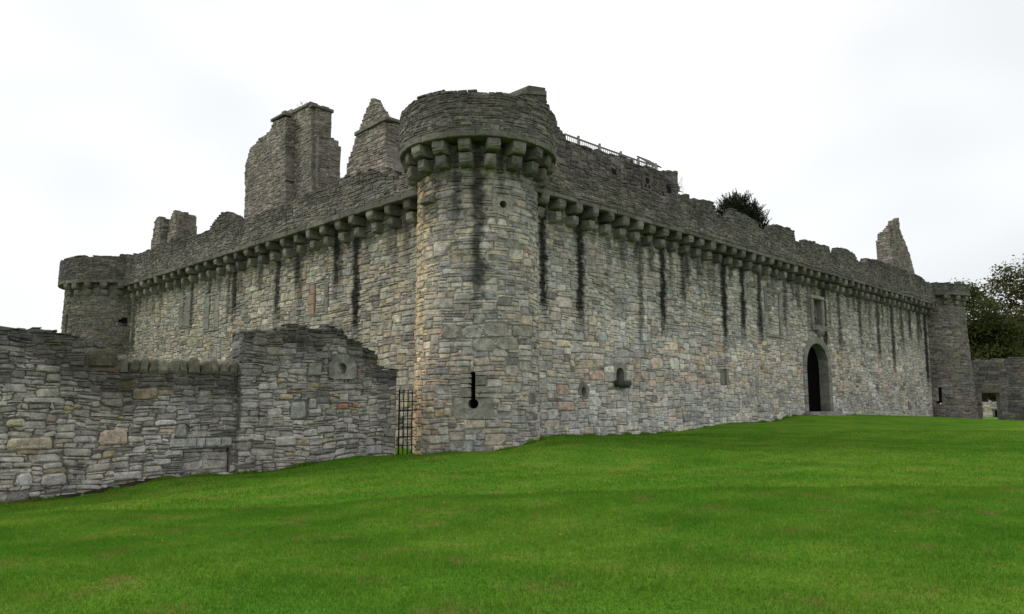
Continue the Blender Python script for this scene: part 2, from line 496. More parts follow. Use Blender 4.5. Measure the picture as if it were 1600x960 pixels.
def lawn_mat(name, blades=False):
    m, t, b = newmat(name)
    pos = N(t, 'NewGeometry').outputs['Position']
    mpn = N(t, 'Mapping'); mpn.inputs['Scale'].default_value = (1, 1, 0); t.links.new(pos, mpn.inputs['Vector']); pos = mpn.outputs['Vector']
    n0 = NOISE(t, pos, 0.16, 3, 0.6); n1 = NOISE(t, pos, 0.75, 5, 0.65); n2 = NOISE(t, pos, 5.0, 4, 0.7); n3 = NOISE(t, pos, 32.0, 3, 0.7)
    c = MIX(t, MR(t, n0, 0.38, 0.62, 0, 1), (0.096, 0.236, 0.022, 1), (0.150, 0.278, 0.030, 1))
    c = MIX(t, MR(t, n1, 0.36, 0.53, 0.6, 0), c, (0.068, 0.196, 0.018, 1))
    c = MIX(t, MR(t, n1, 0.55, 0.70, 0, 0.75), c, (0.205, 0.288, 0.045, 1))
    n4 = NOISE(t, pos, 1.15, 4, 0.7)
    c = MIX(t, M(t, 'MULTIPLY', MR(t, n4, 0.55, 0.68, 0, 0.85), MR(t, n2, 0.35, 0.6, 0.2, 1)), c, (0.250, 0.210, 0.070, 1))
    c = MIX(t, MR(t, n2, 0.30, 0.48, 0.5, 0), c, (0.048, 0.138, 0.014, 1))
    c = MIX(t, 1.0, c, MR(t, n3, 0.25, 0.75, 0.55, 1.45), 'MULTIPLY')
    t.links.new(c, b.inputs['Base Color']); b.inputs['Roughness'].default_value = 0.95; b.inputs['Specular IOR Level'].default_value = 0.0
    if blades:
        tr = N(t, 'BsdfTranslucent'); t.links.new(c, tr.inputs['Color']); ms = N(t, 'MixShader'); ms.inputs[0].default_value = 0.45
        t.links.new(b.outputs[0], ms.inputs[1]); t.links.new(tr.outputs[0], ms.inputs[2]); t.links.new(ms.outputs[0], t.nodes['Material Output'].inputs['Surface'])
    if not blades:
        h = M(t, 'ADD', n3, M(t, 'MULTIPLY', n2, 0.8))
        t.links.new(BUMP(t, h, 0.9, 0.06), b.inputs['Normal'])
    return m
MAT_LAWN = lawn_mat('lawn_turf'); MAT_BLADE = lawn_mat('grass_blade', True)

def axis_coords(lo, hi, a, b, step):
    c = list(np.arange(a, b+1e-6, step)); s = step; x = b
    while x < hi: s *= 1.35; x = min(hi, x+s); c.append(x)
    s = step; x = a
    while x > lo: s *= 1.35; x = max(lo, x-s); c.insert(0, x)
    return np.array(c)
gx = axis_coords(-900, 900, -24, 46, 0.45); gy = axis_coords(-300, 1500, -4, 72, 0.45)
GX, GY = np.meshgrid(gx, gy); GZ = gz_arr(GX, GY)
me = bpy.data.meshes.new('lawn')
nx_, ny_ = len(gx), len(gy)
vv = np.stack([GX, GY, GZ], -1).reshape(-1, 3)
ff = [(j*nx_+i, j*nx_+i+1, (j+1)*nx_+i+1, (j+1)*nx_+i) for j in range(ny_-1) for i in range(nx_-1)]
me.from_pydata(vv.tolist(), [], ff); me.materials.append(MAT_LAWN)
me.polygons.foreach_set('use_smooth', [True]*len(ff))
lawn = bpy.data.objects.new('lawn', me); COL.objects.link(lawn); lawn['kind'] = 'structure'
lawn['label'] = 'mown green lawn sloping up to the castle walls'

def blades(name, label, n, ylo, yhi, h, wd, seed):
    rng = np.random.default_rng(seed)
    # even spread over the part of the lawn in view
    y = np.sqrt(rng.uniform(ylo**2, yhi**2, n)); f = rng.uniform(-0.8, 0.8, n); far = rng.random(n) < .30; f[far] = np.sign(f[far])*(.8+np.abs(rng.normal(0, .42, far.sum()))); x = f*y
    gl = (x-(-11.2))*0.640+(y-17.0)*-0.768        # in front of the garden wall only
    keep = (gl > 0.25) | (x > -3.6)
    dr = (x-PLR.P[0])*PLR.N[0]+(y-PLR.P[1])*PLR.N[1]
    keep &= (dr > 0.15) | (x < -0.5)
    keep &= ((x-AX[0])**2+(y-AX[1])**2 > 2.4**2) & ~((x < -0.5) & (y > 24.5))
    x, y = x[keep], y[keep]; n = len(x)
    z = gz_arr(x, y)
    # clumped height
    hh = h*rng.uniform(0.5, 1.25, n)*(1+0.35*np.sin(x*2.3+np.sin(y*1.7))*np.sin(y*2.9))
    an = rng.uniform(0, 2*np.pi, n); ln = rng.uniform(0.15, 0.9, n)*hh; la = rng.uniform(0, 2*np.pi, n)
    ww = wd*rng.uniform(0.7, 1.3, n)
    v = np.empty((n, 3, 3))
    v[:, 0] = np.stack([x-np.cos(an)*ww/2, y-np.sin(an)*ww/2, z-0.01], -1)
    v[:, 1] = np.stack([x+np.cos(an)*ww/2, y+np.sin(an)*ww/2, z-0.01], -1)
    v[:, 2] = np.stack([x+np.cos(la)*ln, y+np.sin(la)*ln, z+hh], -1)
    me = bpy.data.meshes.new(name)
    me.vertices.add(3*n); me.loops.add(3*n); me.polygons.add(n)
    me.vertices.foreach_set('co', v.reshape(-1).astype(np.float32))
    me.loops.foreach_set('vertex_index', np.arange(3*n, dtype=np.int32))
    me.polygons.foreach_set('loop_start', np.arange(0, 3*n, 3, dtype=np.int32))
    me.update(calc_edges=True); me.materials.append(MAT_BLADE)
    o = bpy.data.objects.new(name, me); COL.objects.link(o)
    o['kind'] = 'stuff'; o['label'] = label; o['category'] = 'grass'
blades('grass', 'short mown grass blades in the near foreground of the lawn', 470000, 2.2, 13.5, 0.034, 0.010, 3)
blades('grass', 'mown grass of the middle lawn towards the walls', 310000, 13.0, 30.0, 0.036, 0.022, 4)

def foot_line():
    pts = []
    rng = random.Random(9)
    def seg(a, b, nx, ny, n, spread):
        for _ in range(n):
            k = rng.random(); e = abs(rng.gauss(0, spread))+.03
            pts.append((a[0]+(b[0]-a[0])*k+nx*e, a[1]+(b[1]-a[1])*k+ny*e))
    PGn = (.6513, -.7586)
    seg((-12.5, 15.9), (-3.65, 23.45), *PGn, 5200, .07)
    a = PLR.pt(2.0, 0, 0); b = PLR.pt(44, 0, 0); seg(a, b, PLR.N[0], PLR.N[1], 9000, .07)
    for _ in range(2600):
        an = rng.uniform(-1.7, 1.7); r = 2.09+abs(rng.gauss(0, .07)); pts.append((AX[0]+math.sin(an)*r, AX[1]-math.cos(an)*r))
    return pts
FP = np.array(foot_line())
def tufts(name, label, P, h, wd, seed):
    rng = np.random.default_rng(seed); x, y = P[:, 0], P[:, 1]; n = len(x); z = gz_arr(x, y)
    cl = np.clip(.35+.9*np.sin(x*3.1+1.7*np.sin(y*1.3))*np.sin(y*2.7+x), .15, 1.4)
    hh = h*rng.uniform(.4, 1.4, n)*cl; an = rng.uniform(0, 2*np.pi, n); la = rng.uniform(0, 2*np.pi, n); ln = hh*rng.uniform(.1, .7, n); ww = wd*rng.uniform(.6, 1.3, n)
    v = np.empty((n, 3, 3))
    v[:, 0] = np.stack([x-np.cos(an)*ww/2, y-np.sin(an)*ww/2, z-.02], -1); v[:, 1] = np.stack([x+np.cos(an)*ww/2, y+np.sin(an)*ww/2, z-.02], -1)
    v[:, 2] = np.stack([x+np.cos(la)*ln, y+np.sin(la)*ln, z+hh], -1)
    me = bpy.data.meshes.new(name); me.from_pydata(v.reshape(-1, 3).tolist(), [], [(3*i, 3*i+1, 3*i+2) for i in range(n)]); me.materials.append(MAT_BLADE)
    o = bpy.data.objects.new(name, me); COL.objects.link(o); o['kind'] = 'stuff'; o['label'] = label; o['category'] = 'grass'
tufts('grass', 'longer untrimmed grass along the foot of the walls', FP, .11, .024, 6)
# fallen leaves
MAT_FALL = plain_mat('fallen_leaf', (0.30, 0.13, 0.03), 0.7, 2.0, 0.5)
random.seed(5); G = Geo()
for _ in range(70):
    y = random.uniform(9, 40); x = random.uniform(-0.66, 0.66)*y
    if ((x+11.2)*0.640+(y-17)*-0.768 < 0.6 and x < -3.5) or (x-PLR.P[0])*PLR.N[0]+(y-PLR.P[1])*PLR.N[1] < 0.6: continue
    z = gz(x, y)+0.035; a = random.uniform(0, 6.28); s = random.uniform(0.025, 0.05)
    ca, sa = math.cos(a)*s, math.sin(a)*s
    G.add([(x-ca, y-sa, z), (x+sa*.6, y-ca*.6, z+.012), (x+ca, y+sa, z+.004), (x-sa*.6, y+ca*.6, z+.015)], [(0, 1, 2, 3)])
o = G.out('fallen_leaves', MAT_FALL); o['kind'] = 'stuff'; o['label'] = 'small brown leaves fallen on the lawn'; o['category'] = 'leaves'

# ------------------------------------------------------------------ shared stone pieces
MAT_CORBEL = block_mat('corbel_stone', (0.185, 0.170, 0.155), 0.38, 0.6)
MAT_STRING = block_mat('string_stone', (0.165, 0.151, 0.136), 0.28, 0.55)
MAT_DRESS = block_mat('dressed_stone', (0.245, 0.234, 0.214), 0.2, 0.35)
MAT_DRESSP = block_mat('pink_dressed_stone', (0.36, 0.255, 0.205), 0.12, 0.15)
MAT_DARK = plain_mat('painted_dark', (0.02, 0.019, 0.018), 0.95)  # near-black colour paints in the darkness of openings and passage
MAT_DARK.node_tree.nodes['Principled BSDF'].inputs['Specular IOR Level'].default_value = 0.0
MAT_IRON = plain_mat('black_iron', (0.012, 0.012, 0.013), 0.6, 20, 0.3)

def corbel_mesh(name, w_, proj_, h_, seed):
    """a bracket stone: square at the back, rounded under the nose; local y outward, top at z=0"""
    rnd = random.Random(seed)
    prof = [(0.0, 0.0), (proj_, 0.0), (proj_*1.01, -h_*0.5)]
    for k in range(1, 6):
        a = k/6*math.pi/2
        prof.append((proj_-h_*0.46*(1-math.cos(a)), -h_*0.54-h_*0.46*math.sin(a)))
    prof.append((proj_-h_*0.62, -h_)); prof.append((0.0, -h_))
    v = []; n = len(prof)
    xs = [(-w_/2, 0.93), (-w_/2+0.035, 1.0), (w_/2-0.035, 1.0), (w_/2, 0.93)]
    cy, cz = proj_*0.3, -h_*0.45
    for (x, s) in xs:
        for (y, z) in prof:
            sy = s if y > 0.01 else 1.0
            v.append((x+rnd.uniform(-.016, .016), cy+(y-cy)*sy+rnd.uniform(-.03, .014)*(y > 0.01), cz+(z-cz)*s+rnd.uniform(-.014, .02)*(z < -0.01)))
    f = []
    for k in range(3):
        for i in range(n):
            j = (i+1) % n
            f.append((k*n+i, k*n+j, (k+1)*n+j, (k+1)*n+i))
    f.append(tuple(range(n-1, -1, -1))); f.append(tuple(range(3*n, 4*n)))
    me = bpy.data.meshes.new(name); me.from_pydata(v, [], f); me.materials.append(MAT_CORBEL)
    return me
CORB = {}
def corbel_set(key, w_, p1, h1, p2, h2):
    CORB[key] = ([corbel_mesh('corbel', w_, p1, h1, i) for i in range(8)], [corbel_mesh('corbel', w_*0.92, p2, h2, 10+i) for i in range(8)])
corbel_set('wall', 0.36, 0.63, 0.36, 0.44, 0.37)
corbel_set('far', 0.36, 0.50, 0.36, 0.28, 0.34)
corbel_set('tower', 0.42, 0.62, 0.40, 0.44, 0.42)
def put_corbels(mp, us, ztop, key, parent, h1):
    for u in us:
        n = mp.nrm(u); ang = math.atan2(-n[0], n[1])
        for row in (0, 1):
            me = random.choice(CORB[key][row])
            o = bpy.data.objects.new('corbel', me); COL.objects.link(o); o.parent = parent
            p = Vector(mp.pt(u+random.uniform(-.03, .03), ztop-row*h1-0.004*row, -0.02))-parent.location
            o.location = p; o.rotation_euler = (random.uniform(-.03, .03), random.uniform(-.03, .03), ang+random.uniform(-.03, .03))
            s = random.uniform(.84, 1.12); o.scale = (s, random.uniform(.86, 1.03), random.uniform(.88, 1.0))
def put_string(mp, u0, u1, z0, z1, df, db, parent, lo=0.7, hi=1.5, seg=None):
    u = u0
    while u < u1-0.05:
        l = min(random.uniform(lo, hi), u1-u)
        if u1-(u+l) < 0.35: l = u1-u
        g = 0.008; G = Geo()
        k = 1 if seg is None else max(1, int(l/seg))
        dz = random.uniform(-.012, .012); dd = random.uniform(-.015, .015)
        lo_ = [(u+g+(l-2*g)*i/k, z0+dz) for i in range(k+1)]; hi_ = [(u+g+(l-2*g)*i/k, z1) for i in range(k, -1, -1)]
        v, f, wv = closed_block(mp, lo_+hi_, df+dd, db, 0.025)
        mesh('string_course_stone', v, f, MAT_STRING, parent, None, wv)
        u += l

def px_top(mp, pts, d, nudge=0.0):
    return sorted([mp.inv(x, y, d) for (x, y) in pts], key=lambda q: q[0])
def px_poly(mp, pts, d=0.0): return [mp.inv(x, y, d) for (x, y) in pts]
def steps(u, k, w_=0.5, a=0.1):
    def h(i):
        x = math.sin(i*91.7+k*13.3)*9731.7; return (x-math.floor(x))*2-1
    return a*(h(math.floor(u/w_))*.6+h(math.floor(u/(w_*2.7))+50)*.4)
def jag(u, k=0.0, a=0.10):
    return a*(math.sin(u*5.1+k)+math.sin(u*11.3+2*k)+math.sin(u*2.3-k))/3

# ================================================================== near round corner tower
TW = Cyl(AX, 1.99, 0.006, 6.0)
def U(mp, x, y, d=0.0): return mp.inv(x, y, d)
def circ_tone(mult): return mult
TR_Z0, TR_Z1 = 9.72, 11.22                       # tower parapet: underside of the string course, wall head
uS, _ = U(TW, 747, 400); uS2, _ = U(TW, 700, 330); uS3, _ = U(TW, 800, 300); uS4, _ = U(TW, 838, 380)
_us = [TW.inv(x, 240, 0.55)[0] for x in (683.5, 812)]; TSTEP = (_us[1]-_us[0])/3; TFIRST = _us[0]
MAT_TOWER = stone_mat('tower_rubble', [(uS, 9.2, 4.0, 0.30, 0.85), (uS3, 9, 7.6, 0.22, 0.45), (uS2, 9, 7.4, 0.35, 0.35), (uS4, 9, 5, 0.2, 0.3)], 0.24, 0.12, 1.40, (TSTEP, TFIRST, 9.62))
t = thing('round_tower', 'near round corner tower with corbelled parapet, keyhole gun loop and black water stain', 'tower', (AX[0], AX[1], gz(AX[0], AX[1]-2)))
tower = t
# openings, measured on the tower face
ku, kv0 = U(TW, 739.5, 631); _, kv1 = U(TW, 739.5, 582)
hu, hv = U(TW, 785.5, 320)
loop = (ku-0.60, kv0-0.46, ku+0.54, kv0+.17)
shot = (hu-0.36, hv-0.32, hu+0.36, hv+0.30)
bigs = []
def big_rect(mp, x0, y0, x1, y1):
    a = mp.inv(x0, y1); b = mp.inv(x1, y0); return (a[0], a[1], b[0], b[1])
for q in ((722, 510, 753, 530), (756, 506, 792, 527), (800, 511, 831, 526), (691, 507, 718, 531), (738, 529, 774, 550), (775, 527, 808, 548)):
    bigs.append(big_rect(TW, *q))
def in_r(r, u, v, m=0.0): return r[0]-m < u < r[2]+m and r[1]-m < v < r[3]+m
def tower_in(u, v):
    if in_r(loop, u, v) or in_r(shot, u, v): return False
    if kv0 < v < kv1+.02 and abs(u-ku) < .40: return False
    return not any(in_r(b, u, v) for b in bigs)
def tower_core(u, v):
    return not (abs(u-ku) < 0.2 and kv0-0.2 < v < kv1+0.05) and not (abs(u-hu) < 0.2 and abs(v-hv) < 0.2)
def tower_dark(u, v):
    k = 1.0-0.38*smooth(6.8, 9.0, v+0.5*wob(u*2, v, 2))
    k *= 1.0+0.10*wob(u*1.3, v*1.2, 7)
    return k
def tower_tone(u, v):
    c = pick('tower')
    # the side towards the gate is tinted warm and bright, sunlight put into the tone
    k = smooth(-0.9, -2.6, u)
    return (c[0]*(1+.32*k), c[1]*(1+.14*k), c[2]*(1-.14*k))
ARC = TW.r*R(118)
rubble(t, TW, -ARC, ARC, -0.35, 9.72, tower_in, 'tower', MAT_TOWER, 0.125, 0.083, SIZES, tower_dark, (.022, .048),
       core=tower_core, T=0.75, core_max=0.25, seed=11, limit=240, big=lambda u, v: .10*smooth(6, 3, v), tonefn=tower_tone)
# the side of the drum inside the castle
G = Geo(); n = 14; a0, a1 = ARC/TW.r, 2*math.pi-ARC/TW.r
for i in range(n):
    ua, ub = (a0+(a1-a0)*i/n)*TW.r, (a0+(a1-a0)*(i+1)/n)*TW.r
    V = [TW.pt(x, y, z) for z in (0.02, -0.7) for (x, y) in ((ua, -.35), (ub, -.35), (ub, 9.2), (ua, 9.2))]
    G.add(V, [(0, 1, 2, 3), (7, 6, 5, 4), (3, 2, 6, 7)], (.2, .19, .17), [(0, 0)]*8)
G.out('inner_wall', MAT_TOWER, t)
# platform behind the parapet
G = Geo(); m = 28
ring = [TW.pt(2*math.pi*TW.r*i/m, 9.73, 0.25) for i in range(m)]; ring2 = [(p[0], p[1], 9.86) for p in ring]
G.add(ring+ring2, [tuple(range(m-1, -1, -1)), tuple(range(m, 2*m))]+[(i, (i+1) % m, m+(i+1) % m, m+i) for i in range(m)])
G.out('platform', MAT_STRING, t)
for b in bigs:
    g = 0.012; c = min(b[2]-b[0], b[3]-b[1])*random.uniform(.1, .3)
    p = [(b[0]+g+c, b[1]+g), (b[2]-g-c*.5, b[1]+g), (b[2]-g, b[1]+g+c*.5), (b[2]-g, b[3]-g-c), (b[2]-g-c, b[3]-g), (b[0]+g+c, b[3]-g), (b[0]+g, b[3]-g-c), (b[0]+g, b[1]+g+c)]
    v, f, wv = block(TW, p, 0.06, -0.05, 0.035)
    k = random.uniform(.85, 1.05)
    mesh('stone', v, f, MAT_TOWER, t, [(.235*k, .222*k, .205*k)]*len(v), wv)
# keyhole gun loop cut through dressed slabs
sw = 0.062; rr = 0.155
arc = [(ku+rr*math.cos(a), kv0+rr*math.sin(a)) for a in [R(-90+d) for d in range(0, 156, 22)]]
right_half = [(ku+.003, loop[1]), (loop[2]-.06, loop[1]), (loop[2]-.012, loop[1]+.08), (loop[2]-.04, kv0+.155), (ku+sw, kv0+.165), (ku+sw, kv0+rr*.9)] + [(ku+rr*math.cos(R(d)), kv0+rr*math.sin(R(d))) for d in range(55, -90, -18)] + [(ku+.003, kv0-rr)]
left_half = [(2*ku-p[0]-(.05 if p[0] > ku+.3 else 0), p[1]+(.02 if p[0] > ku+.3 else 0)) for p in reversed(right_half)]
for h in (right_half, left_half):
    v, f, wv = closed_block(TW, h, 0.06, -0.45, 0.006); mesh('gun_loop_slab', v, f, MAT_TOWER, t, [(.185, .176, .163)]*len(v), wv)
random.seed(15)
for s_ in (-1, 1):
    z = kv0+.17
    while z < kv1:
        h = min(random.uniform(.12, .30), kv1+.02-z); x0, x1 = ku+s_*sw, ku+s_*.40
        a, b = min(x0, x1), max(x0, x1); k = random.uniform(.6, 1.1)
        dressed('gun_loop_block', TW, [(a, z+.006), (b, z+.006+random.uniform(0, .03)), (b-.01, z+h-.004-random.uniform(0, .03)), (a, z+h-.004)], 0.045+.04*random.random(), -0.45, MAT_TOWER, t, 0.016, (.24*k, .225*k, .205*k)); z += h
# round shot hole in one square stone, two half slabs
for s in (1, -1):
    h = [(hu+.002, shot[1]+.01), (shot[2]-.01, shot[1]+.01), (shot[2]-.01, shot[3]-.01), (hu+.002, shot[3]-.01), (hu+.002, hv+.12)] + [(hu+.12*math.cos(R(d)), hv+.12*math.sin(R(d))) for d in range(72, -73, -18)] + [(hu+.002, hv-.12)]
    if s < 0: h = [(2*hu-p[0], p[1]) for p in reversed(h)]
    v, f, wv = closed_block(TW, h, 0.055, -0.4, 0.006); mesh('shot_hole_slab', v, f, MAT_TOWER, t, [(.215, .20, .182)]*len(v), wv)
# projecting stone on the left flank
a, b = U(TW, 664, 322), U(TW, 682, 307)
dressed('projecting_stone', TW, [(a[0], a[1]), (b[0], a[1]-.03), (b[0]+.02, b[1]-.05), (a[0]+.08, b[1])], 0.24, -.1, MAT_CORBEL, t, 0.05)
# corbels, string course and parapet
random.seed(21)
us = [U(TW, x, 240, 0.55)[0] for x in (647, 683.5, 724, 771, 812, 841)]
step = (us[4]-us[1])/3
us = [us[1]+step*k for k in range(-4, 9)]
put_corbels(TW, us, TR_Z0, 'tower', t, 0.44)
TP = Cyl(AX, 2.62)
put_string(TP, -TP.r*math.pi, TP.r*math.pi, TR_Z0, TR_Z0+0.20, 0.035, -0.45, t, 0.85, 1.15, 0.22)
MAT_TPAR = stone_mat('tower_parapet_rubble', (), 0.5, 0.14, .72)
ttop = px_top(TP, [(622, 186), (640, 172), (667, 155), (685, 149), (704, 143.5), (705, 147), (722, 144), (740, 140), (766, 143), (784, 148), (813, 152), (835, 160), (851, 168), (862, 183)], 0)
def tpar_top(u): return 11.20+steps(u, 1.0, .55, .08)
rubble(t, TP, -TP.r*R(180), TP.r*R(180), TR_Z0+0.20, 11.5, lambda u, v: v < tpar_top(u), 'parapet', MAT_TPAR, 0.11, 0.075, SMALL,
       lambda u, v: 1.25-0.35*smooth(9.9, 11.0, v+.4*wob(u*2, v, 3)), (0.01, 0.04), core=lambda u, v: v < tpar_top(u)-.02, T=0.42, core_max=0.25, seed=12, limit=60,
       rname='rubble', cname='parapet', nest=True)

# ================================================================== right curtain wall
zsR = sum(PLR.inv(x, y, .60)[1] for x, y in ((857.5, 305), (1085.6, 369), (1217, 406), (1455.6, 475)))/4
def strk(mp, lst, zt, hw=0.20):
    out = []
    for (x, yt, yb, s) in lst:
        u0 = mp.inv(x, (yt+yb)/2)[0]; out.append((u0, zt, mp.inv(x, yb)[1]-0.5, hw*(0.8+0.4*s)*(1+abs(u0)/45), min(1, s*1.1)))
    return out
SR = strk(PLR, [(848, 340, 500, .9), (905, 350, 505, 1), (950, 360, 450, .35), (1000, 380, 535, .6), (1035, 395, 520, 1), (1066, 395, 480, .75), (1096, 410, 460, .35),
                (1131, 415, 550, .92), (1160, 430, 525, 1), (1186, 430, 535, .85), (1226, 440, 520, .6), (1247, 445, 500, .5), (1288, 460, 550, 1), (1311, 465, 550, .7),
                (1343, 470, 535, .7), (1358, 475, 520, .45), (1372, 480, 565, .75), (1395, 490, 580, .8), (1409, 490, 545, .7), (1421, 490, 535, .8), (1434, 490, 540, .8), (1447, 495, 605, 1), (975, 370, 440, .4), (1048, 390, 460, .5), (1114, 410, 470, .5), (1207, 430, 470, .5), (1267, 450, 480, .5)], zsR-.7, 0.24)
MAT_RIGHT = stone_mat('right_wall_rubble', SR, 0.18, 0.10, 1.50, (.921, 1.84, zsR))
MAT_RPAR = stone_mat('right_parapet_rubble', (), 0.5, 0.14, .68)
t = thing('curtain_wall', 'long right curtain wall with arched doorway, two rows of corbels and dark water stains', 'castle wall', PLR.pt(22, gz(*PLR.pt(22, 0, 0)[:2]), 0))
rwall = t
RU0, RU1 = 0.5, 45.2
# doorway
dl, dsill = PLR.inv(1262.5, 640); dr, _ = PLR.inv(1296, 640)
dcu = (dl+dr)/2; da = (dr-dl)/2; _, dtop = PLR.inv(1278, 537.5); dspr = dtop-1.25; dsill = gz(*PLR.pt(dcu, 0, 0.3)[:2])+0.22
ring_w = 0.42
def in_arch(u, v, grow):
    if v < dspr: return abs(u-dcu) < da+grow
    return ((u-dcu)/(da+grow))**2+((v-dspr)/(dtop-dspr+grow))**2 < 1
# niche, blocked windows, small openings (all measured on the wall)
niche = (*PLR.inv(1267, 514), *PLR.inv(1285, 465))
nin = (*PLR.inv(1270.8, 508), *PLR.inv(1281.8, 470))
blk = (*PLR.inv(1195, 526), *PLR.inv(1220, 455)); blkin = (*PLR.inv(1200, 522), *PLR.inv(1215, 460))
spout = (*PLR.inv(959, 606), *PLR.inv(977, 568))
ova = PLR.inv(911.5, 611)
slot = (*PLR.inv(1125, 600), *PLR.inv(1136, 576))
rhead = PLR.inv(1277.5, 520)
rblocks = [big_rect(PLR, *q) for q in ((894, 521, 912, 532), (930, 521, 948, 533), (868, 466, 893, 480), (920, 580, 944, 594), (868, 602, 888, 618), (1016, 560, 1035, 576), (1046, 560, 1060, 578), (870, 628, 895, 642))]
rcols = [(.33, .33, .325), (.27, .28, .285), (.36, .31, .29), (.36, .27, .23), (.34, .25, .215), (.38, .31, .26), (.42, .41, .385), (.35, .27, .24)]
def right_in(u, v):
    if in_arch(u, v, ring_w-.04) and v > dsill-.5: return False
    if in_r(niche, u, v) or in_r(spout, u, v) or in_r(slot, u, v, .03): return False
    if in_r(blk, u, v) and not in_r(blkin, u, v): return False
    if ((u-ova[0])/.26)**2+((v-ova[1])/.30)**2 < 1: return False
    return not any(in_r(b, u, v) for b in rblocks)
def right_core(u, v):
    if v > zsR+.6: return False
    if in_arch(u, v, ring_w*.5) and v > dsill-.3: return False
    if in_r(nin, u, v, .1): return False
    if in_r((spout[0]+.1, spout[1]+.3, spout[2]-.1, spout[3]-.1), u, v): return False
    if in_r(slot, u, v): return False
    return ((u-ova[0])/.2)**2+((v-ova[1])/.24)**2 >= 1
def right_tone(u, v):
    c = pick('right')
    k = smooth(3.5, 5.0, v+.8*wob(u*.5, v*.5, 1))          # the upper half is greyer stone
    g = sum(c)/3
    c = tuple(x*(1-.45*k)+g*.45*k*w for x, w in zip(c, (1.02, 1.0, .95)))
    if v < 2.2: g = sum(c)/3; c = tuple(x*.55+g*.45*w for x, w in zip(c, (1.02, 1.02, 1.02)))
    f = 0.10*smooth(10, 40, u)
    return tuple(x*(1-f) for x in c)
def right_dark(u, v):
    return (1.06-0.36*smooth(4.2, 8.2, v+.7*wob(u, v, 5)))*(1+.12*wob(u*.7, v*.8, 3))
behind_tower = lambda x, y: x > 845
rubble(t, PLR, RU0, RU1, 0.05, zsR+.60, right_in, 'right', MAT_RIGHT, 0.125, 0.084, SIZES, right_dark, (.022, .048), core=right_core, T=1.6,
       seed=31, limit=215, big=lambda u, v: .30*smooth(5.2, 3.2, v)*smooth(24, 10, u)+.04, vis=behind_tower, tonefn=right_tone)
for b, c in zip(rblocks, rcols):
    g = .012; q = min(b[2]-b[0], b[3]-b[1])*random.uniform(.15, .35)
    p = [(b[0]+g+q, b[1]+g), (b[2]-g-q*.6, b[1]+g), (b[2]-g, b[1]+g+q*.6), (b[2]-g, b[3]-g-q), (b[2]-g-q*1.2, b[3]-g), (b[0]+g+q, b[3]-g), (b[0]+g, b[3]-g-q), (b[0]+g, b[1]+g+q)]
    v, f, wv = block(PLR, p, .055, -.05, .03); mesh('stone', v, f, MAT_RIGHT, t, [c]*len(v), wv)
# doorway surround: jambs and voussoirs run back into the wall
DB = -.62; nJ = 6
for s in (-1, 1):
    v0 = dsill-.02
    for k in range(nJ):
        v1 = dsill+(dspr-dsill)*(k+1)/nJ; x0 = dcu+s*da; x1 = dcu+s*(da+ring_w+(.0 if k % 2 else .0))
        dressed('jamb_stone', PLR, rect(min(x0, x1), v0+.006, max(x0, x1), v1-.004), 0.075, DB, MAT_DRESS, t, .03); v0 = v1
nV = 9; B = dtop-dspr
for k in range(nV):
    p = []
    for j in range(4): 
        a = math.pi-(math.pi*(k+j/3)/nV)*1.0
        p.append((dcu+math.cos(a)*(da+ring_w), dspr+math.sin(a)*(B+ring_w)))
    q = []
    for j in range(4):
        a = math.pi-(math.pi*(k+j/3)/nV)
        q.append((dcu+math.cos(a)*da, dspr+math.sin(a)*B))
    poly = q+list(reversed(p))
    v, f, wv = closed_block(PLR, poly, .078, DB, .02); mesh('voussoir', v, f, MAT_DRESS, t, None, wv)
# passage behind the doorway, its darkness put into the colour
G = Geo(); W2 = da+.9; pz0, pz1 = dsill-.03, dtop+.7
def quad(G, mp, pts): G.add([mp.pt(*p) for p in pts], [(0, 1, 2, 3)])
A_, B_ = dcu-W2, dcu+W2; d0, d1 = -1.58, -8.0
quad(G, PLR, [(A_, pz0, d0), (B_, pz0, d0), (B_, pz0, d1), (A_, pz0, d1)]); quad(G, PLR, [(A_, pz1, d0), (A_, pz1, d1), (B_, pz1, d1), (B_, pz1, d0)])
quad(G, PLR, [(A_, pz0, d0), (A_, pz0, d1), (A_, pz1, d1), (A_, pz1, d0)]); quad(G, PLR, [(B_, pz0, d0), (B_, pz1, d0), (B_, pz1, d1), (B_, pz0, d1)])
quad(G, PLR, [(A_, pz0, d1), (B_, pz0, d1), (B_, pz1, d1), (A_, pz1, d1)])
quad(G, PLR, [(A_, pz0, .02), (B_, pz0, .02), (B_, pz0, d0), (A_, pz0, d0)])
G.out('passage', MAT_DARK, t)
# door boards set back in the reveal, near black to paint the passage's darkness
MAT_PASSAGE_DARK = plain_mat('passage_dark_boards', (0.006, 0.005, 0.005), 0.9, 9, 0.4)
door = dressed('passage_dark_rail', PLR, rect(dcu-da*.96, dsill+.5, dcu+da*.96, dsill+.7), -.565, -.62, MAT_PASSAGE_DARK, t)
MAT_PASSAGE_DARK.node_tree.nodes['Principled BSDF'].inputs['Specular IOR Level'].default_value = 0.0
xx = dcu-da+.02
while xx < dcu+da-.05:
    x2 = min(xx+.26, dcu+da-.02); a = min(abs(x2-dcu), .999*da); b_ = min(abs(xx-dcu), .999*da)
    h1 = dspr+B*math.sqrt(max(0, 1-(b_/da)**2)); h2 = dspr+B*math.sqrt(max(0, 1-(a/da)**2))
    dressed('passage_dark_plank', PLR, [(xx, dsill), (x2-.01, dsill), (x2-.01, h2), (xx, h1)], -.46, -.56, MAT_PASSAGE_DARK, door, .008); xx = x2
